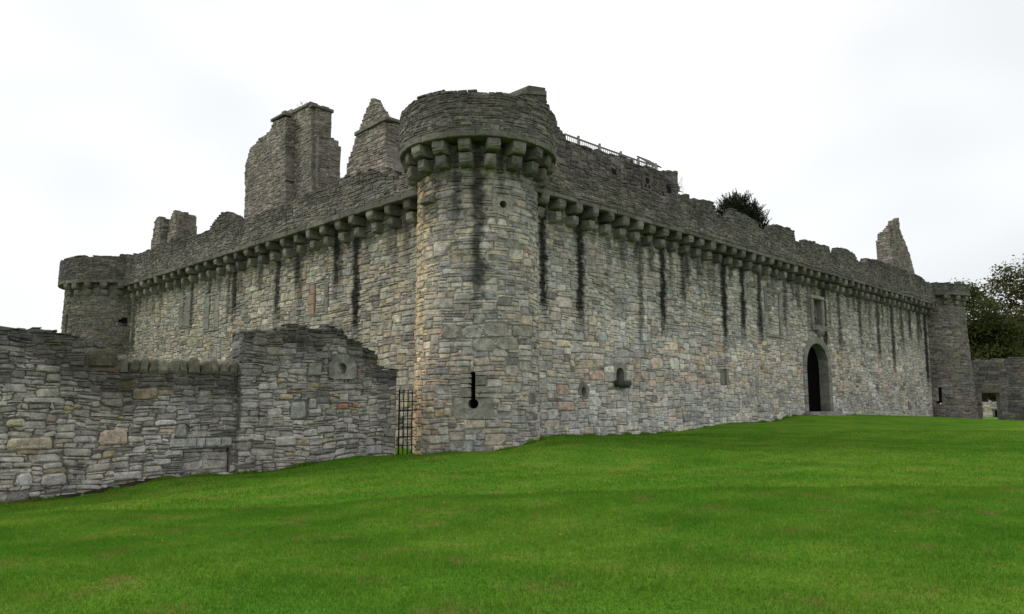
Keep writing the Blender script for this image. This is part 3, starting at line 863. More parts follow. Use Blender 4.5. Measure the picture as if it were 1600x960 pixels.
for k, (zz, dd) in enumerate(((dsill-.02, 0.45), (dsill-.17, 0.95))):
    x = dcu-da-.55-.3*k
    while x < dcu+da+.5+.3*k:
        x2 = x+random.uniform(.7, 1.1); dressed('doorstep_stone', PLR, rect(x, zz-.3, x2-.015, zz), dd+random.uniform(-.03, .03), -.05 if k == 0 else .2, MAT_DRESS, t, .03); x = x2
# armorial niche with moulded frame and worn relief
niche_o = dressed('niche', PLR, rect(nin[0]-.08, nin[1]-.08, nin[2]+.08, nin[3]+.08), -.30, -.42, MAT_CORBEL, t)
for (r_, nm, dd) in (((niche[0], nin[3], niche[2], niche[3]), 'niche_lintel', .14), ((niche[0], nin[1], nin[0], nin[3]), 'niche_jamb', .10), ((nin[2], nin[1], niche[2], nin[3]), 'niche_jamb', .10),
                     ((niche[0]-.12, niche[1]-.08, niche[2]+.12, nin[1]), 'niche_sill', .22)):
    dressed(nm, PLR, rect(r_[0]+.004, r_[1]+.004, r_[2]-.004, r_[3]-.004), dd, -.4, MAT_DRESS, niche_o, .04)
nu0, nv0 = (nin[0]+nin[2])/2, nin[1]; nw, nh = nin[2]-nin[0], nin[3]-nin[1]
def lump(G, mp, u, v, d, ru, rv, rd, n=8, m=5):
    V = []; F = []
    for i in range(m+1):
        ph = math.pi*i/m
        for j in range(n):
            th = 2*math.pi*j/n; k = 1+.10*math.sin(3*th+i)
            V.append(mp.pt(u+ru*math.sin(ph)*math.cos(th)*k, v+rv*math.cos(ph), d+rd*math.sin(ph)*math.sin(th)*k))
    for i in range(m):
        for j in range(n): F.append((i*n+j, (i+1)*n+j, (i+1)*n+(j+1) % n, i*n+(j+1) % n))
    G.add(V, F)
G = Geo()
shield = [(-.36, .52), (-.34, .30), (-.2, .14), (0, .06), (.2, .14), (.34, .30), (.36, .52)]
v_, f_, _w = closed_block(PLR, [(nu0+a*nw, nv0+b*nh) for a, b in shield], -.14, -.31, .05); G.add(v_, f_)
lump(G, PLR, nu0, nv0+.62*nh, -.20, .20*nw, .10*nh, .14); lump(G, PLR, nu0-.05*nw, nv0+.80*nh, -.22, .15*nw, .13*nh, .12)
lump(G, PLR, nu0+.16*nw, nv0+.72*nh, -.24, .10*nw, .10*nh, .1); lump(G, PLR, nu0-.3*nw, nv0+.62*nh, -.25, .12*nw, .16*nh, .08); lump(G, PLR, nu0+.32*nw, nv0+.58*nh, -.25, .11*nw, .16*nh, .08)
lump(G, PLR, nu0-.1*nw, nv0+.34*nh, -.13, .1*nw, .06*nh, .07); lump(G, PLR, nu0+.13*nw, nv0+.3*nh, -.13, .08*nw, .06*nh, .07)
G.out('carved_arms', MAT_CORBEL, niche_o)
G = Geo(); lump(G, PLR, rhead[0], rhead[1], .12, .24, .26, .24, 10, 7); lump(G, PLR, rhead[0]-.22, rhead[1]+.02, .08, .10, .14, .12); lump(G, PLR, rhead[0]+.22, rhead[1]+.02, .08, .10, .14, .12); lump(G, PLR, rhead[0], rhead[1]-.05, .34, .06, .08, .06)
G.out('carved_head', MAT_CORBEL, t)
# blocked window: dressed frame with rubble filling
for nm, r_ in (('blocked_window_jamb', (blk[0], blkin[1], blkin[0], blkin[1]+(blkin[3]-blkin[1])*.52)), ('blocked_window_jamb', (blk[0]+.06, blkin[1]+(blkin[3]-blkin[1])*.52, blkin[0], blkin[3])),
               ('blocked_window_jamb', (blkin[2], blkin[1], blk[2]-.08, blkin[1]+(blkin[3]-blkin[1])*.4)), ('blocked_window_jamb', (blkin[2], blkin[1]+(blkin[3]-blkin[1])*.4, blk[2], blkin[3])),
               ('blocked_window_lintel', (blk[0], blkin[3], blk[2], blk[3])), ('blocked_window_sill', (blk[0]-.1, blk[1], blk[2]+.1, blkin[1]))):
    dressed(nm, PLR, rect(r_[0]+.006, r_[1]+.006, r_[2]-.006, r_[3]-.006), .06, -.1, MAT_DRESS, t)
# slop-drain spout niche: arched hood, dark hole, projecting trough
su0, su1 = spout[0], spout[2]; suc = (su0+su1)/2-.02; sv0, sv1 = spout[1], spout[3]; hw_ = (su1-su0)*.33
hood = [(su0, sv0+.28), (suc-hw_, sv0+.28), (suc-hw_, sv0+.52)]+[(suc+hw_*math.cos(R(a)), sv0+.52+hw_*math.sin(R(a))) for a in range(160, 0, -20)]+[(suc+hw_, sv0+.52), (suc+hw_, sv0+.28), (su1, sv0+.28), (su1, sv1), (su0, sv1)]
v, f, wv = closed_block(PLR, hood, .05, -.35, .006); mesh('spout_hood', v, f, MAT_DRESS, t, None, wv)
MAT_MOSSY = block_mat('mossy_spout', (0.075, 0.080, 0.055), .1, .5)
v, f, wv = closed_block(PLR, [(su0+.08, sv0+.05), (su1-.1, sv0), (su1+.02, sv0+.12), (su1, sv0+.27), (su0, sv0+.27), (su0, sv0+.12)], .36, -.3, .09); mesh('spout_trough', v, f, MAT_MOSSY, t, None, wv)
dressed('painted_dark_spout_back', PLR, rect(su0, sv0+.2, su1, sv1), -.34, -.45, MAT_DARK, t)
# small oval hole and slot
G = Geo(); 
oh = [(ova[0]+.27*math.cos(R(a)), ova[1]+.31*math.sin(R(a))) for a in range(0, 360, 30)]; ih = [(ova[0]+.12*math.cos(R(a))*(.6 if a < 180 and 40 < a < 140 else 1), ova[1]-.03+.20*math.sin(R(a))) for a in range(0, 360, 30)]
n = 12; V = [PLR.pt(*p, .03) for p in oh]+[PLR.pt(*p, .03) for p in ih]+[PLR.pt(*p, -.45) for p in ih]
G.add(V, [(i, (i+1) % n, n+(i+1) % n, n+i) for i in range(n)]+[(n+i, n+(i+1) % n, 2*n+(i+1) % n, 2*n+i) for i in range(n)]); G.out('shot_hole', MAT_DRESS, t)
G = Geo(); G.add([PLR.pt(*p, -.44) for p in ih], [tuple(range(n))]); G.out('painted_dark_hole_back', MAT_DARK, t)
dressed('slot_jamb', PLR, rect(slot[0]-.02, slot[1], slot[0]+.14, slot[3]), .05, -.3, MAT_DRESS, t); dressed('slot_jamb', PLR, rect(slot[2]-.1, slot[1], slot[2]+.02, slot[3]), .05, -.3, MAT_DRESS, t)
dressed('slot_back', PLR, rect(slot[0], slot[1]-.05, slot[2], slot[3]+.05), -.05, -.4, MAT_DRESS, t)
# corbels, string course, parapet
random.seed(33)
put_corbels(PLR, [1.84+.921*k for k in range(46)], zsR, 'wall', t, .42)
put_string(PLR, 1.2, 44.6, zsR, zsR+.17, .605, .27, t)
PPR = PLR.off(.60)
rtop = px_top(PPR, [(840, 243), (879, 256), (920, 267), (980, 288), (1040, 308), (1060.5, 311), (1061, 304), (1071, 304), (1084, 308), (1100, 312), (1114, 317), (1119, 330), (1128, 337), (1138, 339), (1141, 330),
                    (1148, 328), (1164, 334), (1179, 342), (1184, 343), (1185.5, 356), (1202, 361), (1203.5, 350), (1206, 349), (1223, 353), (1240, 359), (1242, 375), (1257, 381), (1259, 374.5),
                    (1272, 376), (1295, 385.6), (1296.5, 393.5), (1307.5, 397), (1309, 387), (1327, 390), (1337, 399), (1339, 405), (1351.5, 412), (1353, 401.5), (1356, 404), (1369, 405),
                    (1395, 415), (1429, 428), (1440, 434), (1445, 439), (1455, 444), (1470, 450)], 0)
rtf = lambda u: lerp_line(rtop, u)+steps(u, 2., .5, .10)
rubble(t, PPR, 1.3, 44.4, zsR+.17, 11.3, lambda u, v: v < rtf(u), 'parapet', MAT_RPAR, .115, .078, SMALL, lambda u, v: 1.30-.45*smooth(9.3, 10.4, v+.5*wob(u, v, 8)), (.012, .045),
       core=lambda u, v: v < rtf(u), T=.32, seed=34, limit=70, vis=lambda x, y: x > 866, rname='rubble', cname='parapet', nest=True)
# wall walk behind the parapet
G = Geo(); A_, B_ = 1.0, 44.6
V = [PLR.pt(x, y, z) for z in (.40, -1.55) for (x, y) in ((A_, zsR+.55), (B_, zsR+.55), (B_, zsR+.72), (A_, zsR+.72))]
G.add(V, [(0, 1, 2, 3), (7, 6, 5, 4), (0, 4, 5, 1), (3, 2, 6, 7), (1, 5, 6, 2), (0, 3, 7, 4)]); G.out('wall_walk', MAT_STRING, t)

# ================================================================== left curtain wall
zsL = sum(PLL.inv(x, y, .60)[1] for x, y in ((646.5, 305.8), (475, 360.6), (351, 400), (190, 448.75)))/4
SL = strk(PLL, [(300, 440, 510, .30), (333, 440, 560, .3), (367, 430, 500, .85), (377, 425, 480, .4), (434, 400, 505, .85), (470, 395, 500, .55), (526, 365, 465, .95), (557, 365, 525, .95), (575, 350, 420, .3), (617, 345, 430, .45), (250, 460, 520, .25), (209, 470, 560, .6)], zsL-.7, .28)
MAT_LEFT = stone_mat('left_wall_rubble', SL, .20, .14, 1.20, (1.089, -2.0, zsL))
MAT_LPAR = stone_mat('left_parapet_rubble', (), .5, .18, .70)
t = thing('curtain_wall', 'left curtain wall receding behind the garden wall, yellowish stone under two rows of corbels', 'castle wall', PLL.pt(-15, gz(*PLL.pt(-15, 0, 0)[:2]), 0))
lw = []
lw.append(((*PLL.inv(483, 496), *PLL.inv(515, 437)), (*PLL.inv(492, 492), *PLL.inv(510, 441)), 'pink'))
lw.append(((*PLL.inv(280, 515), *PLL.inv(300, 460)), (*PLL.inv(286, 512), *PLL.inv(291, 466)), 'grey'))
lw.append(((*PLL.inv(318, 520), *PLL.inv(345, 455)), (*PLL.inv(327, 515), *PLL.inv(337, 462)), 'grey'))
lw = [((min(a[0], a[2]), a[1], max(a[0], a[2]), a[3]), (min(b[0], b[2]), b[1], max(b[0], b[2]), b[3]), k) for a, b, k in lw]
def left_in(u, v):
    for a, b, k in lw:
        if in_r(a, u, v) and not in_r(b, u, v): return False
    return True
gw_line = [(0, 515), (125, 528), (187, 556), (375, 563), (376, 530), (440, 506), (512, 508), (565, 531), (590, 572), (618, 574), (619, 700), (646, 720)]
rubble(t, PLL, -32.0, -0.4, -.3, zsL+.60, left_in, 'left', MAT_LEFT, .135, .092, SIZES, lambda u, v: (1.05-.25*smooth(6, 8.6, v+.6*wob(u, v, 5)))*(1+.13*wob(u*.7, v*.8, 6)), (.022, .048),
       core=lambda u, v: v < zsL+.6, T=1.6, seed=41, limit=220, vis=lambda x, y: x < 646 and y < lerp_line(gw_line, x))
for a, b, k in lw:
    mt = MAT_DRESSP if k == 'pink' else MAT_DRESS; hh = b[3]-b[1]
    for r_, nm in (((a[0], b[1], b[0], b[1]+hh*.35), 'blocked_window_jamb'), ((a[0]-.1, b[1]+hh*.35, b[0], b[1]+hh*.68), 'blocked_window_jamb'), ((a[0]+.1, b[1]+hh*.68, b[0], b[3]), 'blocked_window_jamb')):
        dressed(nm, PLL, rect(r_[0]+.006, r_[1]+.006, r_[2]-.006, r_[3]-.006), .06, -.1, mt, t)
    for r_, nm in (((b[2], b[1], a[2], b[1]+hh*.5), 'blocked_window_jamb'), ((b[2], b[1]+hh*.5, a[2], b[3]), 'blocked_window_jamb'), ((a[0], b[3], a[2], a[3]), 'blocked_window_lintel'), ((a[0], a[1], a[2], b[1]), 'blocked_window_sill')):
        dressed(nm, PLL, rect(r_[0]+.006, r_[1]+.006, r_[2]-.006, r_[3]-.006), .06, -.1, MAT_DRESS, t)
random.seed(43)
put_corbels(PLL, [-(2.0+1.089*k) for k in range(27)], zsL, 'wall', t, .43)
put_string(PLL, -31.0, -1.2, zsL, zsL+.22, .63, .27, t)
PPL = PLL.off(.60)
ltop = px_top(PPL, [(180, 400), (191, 399), (210, 397.5), (212, 401), (220, 392.5), (232, 389), (262, 377), (300, 367), (327, 357.5), (337.5, 344), (350, 331), (355, 330), (367, 335), (380, 342.5), (383, 341), (410, 331),
                    (435.6, 321), (464, 313), (480, 304), (531, 283), (554, 270.6), (585, 268), (613, 265), (621, 268), (650, 262)], 0)
ltf = lambda u: lerp_line(ltop, u)+steps(u, 4., .5, .13)
rubble(t, PPL, -31.2, -1.3, zsL+.22, 11.8, lambda u, v: v < ltf(u), 'parapet', MAT_LPAR, .12, .082, SMALL, lambda u, v: 1.40-.60*smooth(9.2, 10.2, v+.5*wob(u, v, 8)), (.012, .045),
       core=lambda u, v: v < ltf(u), T=.32, seed=44, limit=70, vis=lambda x, y: x < 620, rname='rubble', cname='parapet', nest=True)
G = Geo(); A_, B_ = -31, -1.0
V = [PLL.pt(x, y, z) for z in (.40, -1.55) for (x, y) in ((A_, zsL+.55), (B_, zsL+.55), (B_, zsL+.72), (A_, zsL+.72))]
G.add(V, [(0, 1, 2, 3), (7, 6, 5, 4), (0, 4, 5, 1), (3, 2, 6, 7), (1, 5, 6, 2), (0, 3, 7, 4)]); G.out('wall_walk', MAT_STRING, t)

# ================================================================== far corner towers
MAT_FAR = stone_mat('far_tower_rubble', (), .38, .12, .84)
def far_tower(label, c, r, batter, zstr, ztop, drumtop, corb_us, over, seed, pal, darkf, topf, slit=None, hole=None, limit=200):
    mp = Cyl(c, r, batter, drumtop)
    t = thing('round_tower', label, 'tower', (c[0], c[1], gz(c[0], c[1]-r)))
    arc = r*R(112)
    ins = lambda u, v: not (slit and in_r(slit, u, v)) and not (hole and (u-hole[0])**2+(v-hole[1])**2 < .05)
    rubble(t, mp, -arc, arc, -.3, zstr-.05, ins, pal, MAT_FAR, .16, .10, SMALL, darkf, (.02, .055), core=ins, T=.6, core_max=.3, seed=seed, limit=limit, vis=None)
    tp = Cyl(c, r+over)
    put_string(tp, -tp.r*R(150), tp.r*R(150), zstr, zstr+.20, .03, -over-.1, t, .9, 1.3, .3)
    put_corbels(mp, corb_us, zstr, 'far', t, .40)
    rubble(t, tp, -tp.r*R(180), tp.r*R(180), zstr+.2, ztop+.5, lambda u, v: v < topf(u), 'parapet', MAT_RPAR, .14, .09, SMALL, lambda u, v: .95, (.012, .045), core=lambda u, v: v < topf(u), T=.45,
           core_max=.3, seed=seed+1, limit=60, rname='rubble', cname='parapet', nest=True)
    G = Geo(); m = 24
    ring = [tp.pt(2*math.pi*tp.r*i/m, zstr-.02, -.1) for i in range(m)]; ring2 = [(p[0], p[1], zstr+.18) for p in ring]
    G.add(ring+ring2, [tuple(range(m-1, -1, -1)), tuple(range(m, 2*m))]+[(i, (i+1) % m, m+(i+1) % m, m+i) for i in range(m)]); G.out('platform', MAT_STRING, t)
    return t, mp, tp
cR = (31.69, 56.87); mpR = Cyl(cR, 2.1, .035, 9)
_, z1 = Cyl(cR, 2.5).inv(1490, 461); _, z2 = Cyl(cR, 2.5).inv(1490, 443)
sl = (*mpR.inv(1463, 629), *mpR.inv(1471, 606)); sl = (sl[0], sl[1], sl[2], sl[3])
rt, _m, _t = far_tower('distant right round tower at the end of the long wall, beside the trees', cR, 2.1, .045, z1, z2, 9, [-2.4+.82*k for k in range(7)], .45, 51, 'right',
          lambda u, v: .78-.1*smooth(5, 9, v), lambda u: z2+steps(u, 3, .5, .12)+(.35 if -2.2 < u < -1.2 else 0), slit=sl)
dressed('gun_loop_jamb', mpR, rect(sl[0]-.02, sl[1]+.1, sl[0]+.16, sl[3]), .06, -.3, MAT_DRESS, rt); dressed('painted_dark_gun_loop_back', mpR, rect(sl[0], sl[1]-.05, sl[2]+.1, sl[3]+.05), -.22, -.5, MAT_DARK, rt)
cL = (-25.01, 48.3); mpL = Cyl(cL, 3.2, .012, 9)
_, z3 = Cyl(cL, 3.65).inv(140, 441); _, z4 = Cyl(cL, 3.65).inv(140, 401)
hl = mpL.inv(193, 502); sl2 = (*mpL.inv(101.5, 520), *mpL.inv(106.5, 492))
lt, _m, _t = far_tower('distant left round tower rising behind the garden wall', cL, 3.2, .012, z3, z4, 9, [mpL.inv(x, 450, .4)[0] for x in (103, 115, 136, 162, 188)], .40, 53, 'left',
          lambda u, v: .74, lambda u: z4+steps(u, 5, .6, .10)+(.25 if .9 < u < 2.1 else 0), slit=sl2, hole=hl)
dressed('painted_dark_window_back', mpL, rect(sl2[0]-.1, sl2[1]-.1, sl2[2]+.1, sl2[3]+.1), -.3, -.5, MAT_DARK, lt)
dressed('painted_dark_hole_back', mpL, rect(hl[0]-.3, hl[1]-.3, hl[0]+.3, hl[1]+.3), -.2, -.5, MAT_DARK, lt)

# ================================================================== ruined upper works behind the parapets
MAT_RUIN = stone_mat('ruin_rubble', (), .32, .14, 1.06)
def panel(t, mp, px, pal='ruin', T=.8, seed=1, limit=100, dark=None, cw=.15, ch=.10, mat=None, sizes=SMALL, rname='rubble', cname='mortar_core', ja=.25, umin=-1e9, umax=1e9):
    poly = px_poly(mp, px); us = [p[0] for p in poly]; vs_ = [p[1] for p in poly]
    ins = lambda u, v: umin < u < umax and inpoly(poly, u+.25*jag(v*1.7, seed, .12), v+.5*ja*jag(u, seed))
    rubble(t, mp, min(us), max(us), min(vs_), max(vs_)+.1, ins, pal, mat or MAT_RUIN, cw, ch, sizes, dark or (lambda u, v: 1+.15*wob(u*.6, v*.6, seed)), (.015, .05), core=ins, T=T, seed=seed, limit=limit, rname=rname, cname=cname)
    return poly
def cornice(t, mp, a, b, dz, df, db):
    ua, za = mp.inv(*a); ub, zb = mp.inv(*b); z = (za+zb)/2
    put_string(mp, ua, ub, z, z+dz, df, db, t, .8, 1.4)
def corner_plane(mpa, x, y, V):
    """a face that turns the corner of face mpa at photo column x"""
    u, v = mpa.inv(x, y); p = mpa.pt(u, v, 0); return Plane(p, V)
# big chimney gable of the tower house
cA = PLL.off(-5.0); cB = PLL.off(-5.6)
t = thing('chimney_stack', 'tall broken chimney stack of the tower house, stepped ruined left edge', 'chimney', cA.pt(cA.inv(430, 300)[0], 8.7, 0))
panel(t, cA, [(381, 372), (383.6, 256), (391, 231), (405, 217), (421, 206), (427, 190), (446, 184), (446, 360)], T=1.5, seed=61, limit=110)
rA = corner_plane(cA, 446, 250, VR)
wd = .6
rubble(t, rA, .02, wd, cA.inv(446, 360)[1], cA.inv(446, 185)[1], lambda u, v: True, 'ruin', MAT_RUIN, .15, .10, SMALL, lambda u, v: .8, (.01, .03), seed=65, limit=30, rname='side_rubble')  # side face toned down, its shade put into the stone colour
panel(t, cB, [(440, 350), (440, 176), (452, 172), (470, 166), (486, 162), (487, 350)], T=.6, seed=62, limit=80, rname='stack_rubble', cname='stack_core')
rB = corner_plane(cB, 486.5, 250, VR)
panel(t, rB, [(486.5, 340), (486.5, 163), (514, 168), (519, 180), (517, 212), (517, 330)], T=2.2, seed=63, limit=60, rname='return_rubble', cname='return_core', dark=lambda u, v: .80, umin=.12)  # right-hand return coloured darker as the shaded side
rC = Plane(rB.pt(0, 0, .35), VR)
panel(t, rC, [(490.5, 330), (490.5, 211), (517, 214), (530.5, 221), (533, 325)], T=2.2, seed=64, limit=50, rname='buttress_rubble', cname="buttress_core", dark=lambda u, v: .72, umin=.14)  # this face too carries its shade in the stone tone
cornice(t, cA, (425, 190), (447, 181), .16, .14, -.4); cornice(t, cB, (451, 179), (487, 168), .17, .14, -.4)
cornice(t, rB, (486, 168), (520, 176), .17, .14, -.3)
# gable with a triangular head
cG = PLL.off(-4.0)
t = thing('stone_gable', 'small ruined gable with pointed head and moulded eaves course left of the near tower', 'gable', cG.pt(cG.inv(580, 270)[0], 8.7, 0))
panel(t, cG, [(538, 300), (541, 262), (548, 240), (556.5, 214), (603, 190), (603, 300)], T=1.0, seed=66, limit=90, dark=lambda u, v: 1.05)
cG2 = PLL.off(-4.35)
panel(t, cG2, [(556.5, 216), (566, 190), (581, 154), (585, 154), (595, 172), (604, 188), (604, 200)], T=.3, seed=67, limit=60, cw=.10, ch=.07, ja=.05, rname='head_rubble', cname='head_core')
rG = corner_plane(cG, 603, 240, VR)
panel(t, rG, [(603, 300), (603, 190), (619, 193), (640, 199), (640, 300)], T=1.5, seed=68, limit=30, rname='return_rubble', cname='return_core', dark=lambda u, v: .75, umin=.12)  # gable return darkened in colour as the side away from the sun
za = cG.inv(556.5, 212); zb = cG.inv(603, 187.5)
v, f, wv = closed_block(cG, [(za[0], za[1]-.05), (zb[0]+.1, zb[1]-.05), (zb[0]+.1, zb[1]+.13), (za[0], za[1]+.13)], .14, -.4, .03); mesh('eaves_course', v, f, MAT_STRING, t, None, wv)
cornice(t, rG, (602, 188), (640, 198), .16, .12, -.3)
# low chimney block on the far part of the left wall
cH = PLL.off(-.3)
t = thing('chimney_stack', 'low twin chimney stub standing on the left wall head', 'chimney', cH.pt(cH.inv(262, 380)[0], 8.8, 0))
def twin(t, x0, xc, x1, yt, yb, d, seed, off_=0):
    a = PLL.off(d); panel(t, a, [(x0-2, yb), (x0-2, yb-18), (x0+3, yt+8), (xc-4, yt), (xc, yt), (xc, yb)], T=1.2, seed=seed, limit=25, rname='stub_rubble', cname='stub_core')
    b = corner_plane(a, xc, (yt+yb)/2, VR); panel(t, b, [(xc, yb), (xc, yt), (x1-4, yt+1), (x1, yt+7), (x1+2, yb)], T=1.0, seed=seed+1, limit=25, rname='stub_rubble', cname='stub_core', dark=lambda u, v: .75, umin=.12)  # right face of each stub painted darker as its shaded side
twin(t, 239, 250, 263, 339, 396, -.3, 71); twin(t, 264, 275, 298, 330, 388, -.6, 73)
# gable and chimney head that shows right behind the near tower
MAT_KEEP = stone_mat('keep_rubble', (), .6, .15, .60)
cJ = PLR.off(-.50)
t = thing('stone_gable', 'sloping ruined gable with square chimney head peeping over the near tower', 'gable', cJ.pt(cJ.inv(850, 280)[0], 8.8, 0))
panel(t, cJ, [(786, 300), (786, 170), (812, 153), (815, 146), (851, 148), (852, 154), (866, 183), (882, 211), (884, 290), (884, 310)], 'parapet', T=.9, seed=76, limit=90, mat=MAT_KEEP, ja=.35, dark=lambda u, v: 1.2)
for q in ([(813, 148), (852, 150), (852, 143), (813, 142)], [(818, 142.5), (850, 143.5), (850, 138.5), (824, 134.5)]):
    dressed('chimney_cap', cJ, [cJ.inv(*p) for p in q], .10, -.9, MAT_CORBEL, t, .03)
# tower-house wall with the viewing platform
cK = PLR.off(-.62)
t = thing('tower_house_wall', 'dark upper wall of the tower house above the right parapet, under the pale railing', 'castle wall', cK.pt(cK.inv(960, 290)[0], 8.8, 0))
keep_th = t
panel(t, cK, [(868, 330), (868, 212), (882.6, 216.5), (896, 224), (913, 228), (927, 233), (943, 237), (961, 241.5), (974, 243), (994, 256), (1016, 262), (1030, 266.5), (1033, 269.5), (1038, 267), (1050, 268.5), (1058.5, 270), (1061, 303), (1063, 340)],
      'parapet', T=1.2, seed=77, limit=200, mat=MAT_KEEP, sizes=SIZES, cw=.12, ch=.08, ja=.15, dark=lambda u, v: 1.12+.28*wob(u*.8, v*.9, 4))
for (x0, y0, x1, y1) in ((956, 266, 961, 272), (1041, 292, 1047, 300)):
    a = cK.inv(x0, y1); b = cK.inv(x1, y0); dressed('painted_putlog_hole', cK, rect(a[0], a[1], b[0], b[1]), .062, .02, MAT_DARK, t, .005)  # dark blocks on the face paint the shade of small holes
# little carved panel with a keyhole shape
a = cK.inv(1002, 296); b = cK.inv(1016, 279); dressed('carved_panel', cK, rect(a[0], a[1], b[0], b[1]), .085, -.05, MAT_STRING, t, .02)
uc, vc = (a[0]+b[0])/2, (a[1]+b[1])/2; hw3 = (b[0]-a[0])*.22
dressed('painted_panel_loop', cK, [(uc-hw3*.5, vc-.02), (uc+hw3*.5, vc-.02), (uc+hw3, vc+.12), (uc+hw3*.8, vc+.24), (uc-hw3*.8, vc+.24), (uc-hw3, vc+.12)], .095, .05, MAT_DARK, t, .004)  # dark shapes paint the shade of the cut openings
for s in (-1, 1): dressed('painted_panel_loop', cK, [(uc+s*hw3*.9-.07, vc-.18), (uc+s*hw3*.9+.07, vc-.18), (uc+s*hw3*.9+.05, vc-.06), (uc+s*hw3*.9-.05, vc-.06)], .095, .05, MAT_DARK, t, .004)
# pale timber railing
MAT_TIMBER = plain_mat('weathered_pale_timber', (0.27, 0.265, 0.25), .85, 6, .2)
cQ = PLR.off(-1.0)
rl = [cQ.inv(x, y) for x, y in ((882, 209.5), (902, 217), (935, 229), (961.5, 238.4), (994, 250), (1028, 261))]
t = thing('railing', 'pale timber railing of the viewing platform on the tower house', 'railing', cQ.pt(rl[2][0], rl[2][1]-1.1, 0))
G = Geo()
zr = lambda u: lerp_line(rl, u)
k = 0
for a, b in zip(rl, rl[1:]):
    G = Geo(); bar(G, cQ.pt(a[0], a[1], 0), cQ.pt(b[0], b[1], 0), .07, .045); G.out('top_rail', MAT_TIMBER, t)
    G = Geo(); bar(G, cQ.pt(a[0], a[1]-.92, 0), cQ.pt(b[0], b[1]-.92, 0), .07, .06); G.out('bottom_rail', MAT_TIMBER, t)
u = rl[0][0]+.06
while u < rl[-1][0]:
    G = Geo(); bar(G, cQ.pt(u, zr(u)-.95, 0), cQ.pt(u, zr(u)-.03, 0), .026, .026); G.out('baluster', MAT_TIMBER, t); u += .125
for x in (902, 935, 968, 995, 1022):
    uu = cQ.inv(x, 230)[0]; G = Geo(); bar(G, cQ.pt(uu, zr(uu)-1.2, .06), cQ.pt(uu, zr(uu)+.09, .06), .10, .10); G.out('post', MAT_TIMBER, t)
# slanted information board behind the railing
MAT_BOARD = plain_mat('black_board', (0.012, 0.012, 0.014), .5, 3, .2)
cP = PLR.off(-1.5); a = cP.inv(1005, 256); b = cP.inv(1025, 260.5)
t = thing('information_board', 'black slanted information board behind the railing', 'board', cP.pt(a[0], a[1]-.9, 0))
pts = [cP.pt(a[0], a[1], .30), cP.pt(b[0], a[1], .30), cP.pt(b[0], a[1]+.47, -.35), cP.pt(a[0], a[1]+.47, -.35)]
G = Geo(); G.add(pts+[(p[0], p[1], p[2]-.06) for p in pts], [(0, 1, 2, 3), (7, 6, 5, 4), (0, 4, 5, 1), (1, 5, 6, 2), (2, 6, 7, 3), (3, 7, 4, 0)]); G.out('panel', MAT_BOARD, t)
for uu in (a[0]+.25, b[0]-.25):
    G = Geo(); bar(G, cP.pt(uu, a[1]-.9, 0), cP.pt(uu, a[1]+.12, 0), .07, .07); G.out('leg', MAT_BOARD, t)
# far ruined gable on the right wall
cM = PLR.off(-.9)
t = thing('stone_gable', 'jagged ruined gable point standing above the far right wall, mossy left edge', 'gable', cM.pt(cM.inv(1395, 420)[0], 8.8, 0))
panel(t, cM, [(1394.5, 445), (1394.5, 347), (1397, 344.5), (1401, 342), (1404, 340), (1406, 359), (1414, 379), (1422, 399), (1429, 425), (1432, 445)], T=.3, seed=81, limit=110, cw=.14, ch=.10, ja=.12)
eM = corner_plane(cM, 1394.5, 390, PLR.N)
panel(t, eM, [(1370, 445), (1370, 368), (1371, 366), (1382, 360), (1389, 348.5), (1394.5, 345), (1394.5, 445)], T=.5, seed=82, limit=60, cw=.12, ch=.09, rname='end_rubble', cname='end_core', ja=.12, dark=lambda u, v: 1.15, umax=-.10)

# ================================================================== garden wall
GV = (0.7586, 0.6513); PG = Plane((-11.2, 17.0), GV)
MAT_GARDEN = stone_mat('garden_rubble', (), .30, .12, 1.48)
GL = PG.off(-.20)
lo_top = px_top(GL, [(-160, 500), (-60, 505), (0, 510), (47, 513), (62, 510), (75, 516), (103, 519), (125, 528), (159, 540), (184, 553), (187, 582), (380, 582)], 0)
xs_step = PG.inv(375, 640)[0]; x_end = PG.inv(618.5, 640)[0]
t = thing('garden_wall', 'low stretch of garden wall with upright coping stones and a broken left top', 'wall', GL.pt(2.0, gz(*GL.pt(2.0, 0, 0)[:2]), 0))
us_ = GL.inv(200, 640)[0]
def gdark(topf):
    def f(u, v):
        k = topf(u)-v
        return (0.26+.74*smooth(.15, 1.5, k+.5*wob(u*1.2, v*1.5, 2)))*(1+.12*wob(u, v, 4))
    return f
ltopf = lambda u: lerp_line(lo_top, u)+.25*jag(u, 6.)*(u < GL.inv(184, 600)[0])
lint = big_rect(GL, 264, 683, 362, 700); reces = big_rect(GL, 285, 700, 358, 742)
gbigs = [(big_rect(GL, 8, 682, 83, 705), (.33, .285, .235)), (big_rect(GL, 152, 670, 200, 697), (.33, .265, .235)), (big_rect(GL, 22, 738, 52, 762), (.29, .29, .30)), (big_rect(GL, 62, 738, 105, 762), (.29, .28, .28)),
         (big_rect(GL, 272, 662, 292, 685), (.20, .195, .19)), (big_rect(GL, 175, 735, 222, 752), (.28, .28, .285)), (big_rect(GL, 70, 584, 96, 598), (.18, .175, .17)), (big_rect(GL, 8, 654, 40, 668), (.31, .28, .21)), (big_rect(GL, 130, 548, 186, 574), (.06, .055, .045))]
def low_in(u, v):
    if in_r(lint, u, v) or in_r(reces, u, v): return False
    if any(in_r(b[0], u, v) for b in gbigs): return False
    return v < ltopf(u)
rubble(t, GL, -4.5, xs_step+.05, -1.3, 3.6, low_in, 'garden', MAT_GARDEN, .10, .060, SIZES, gdark(ltopf), (.024, .060), core=lambda u, v: v < ltopf(u) and not in_r(reces, u, v), T=.7, seed=91, limit=290, round_=.19, warp=.055, rough=1.35, gap=(.003, .012), coretone=(.115, .109, .098))
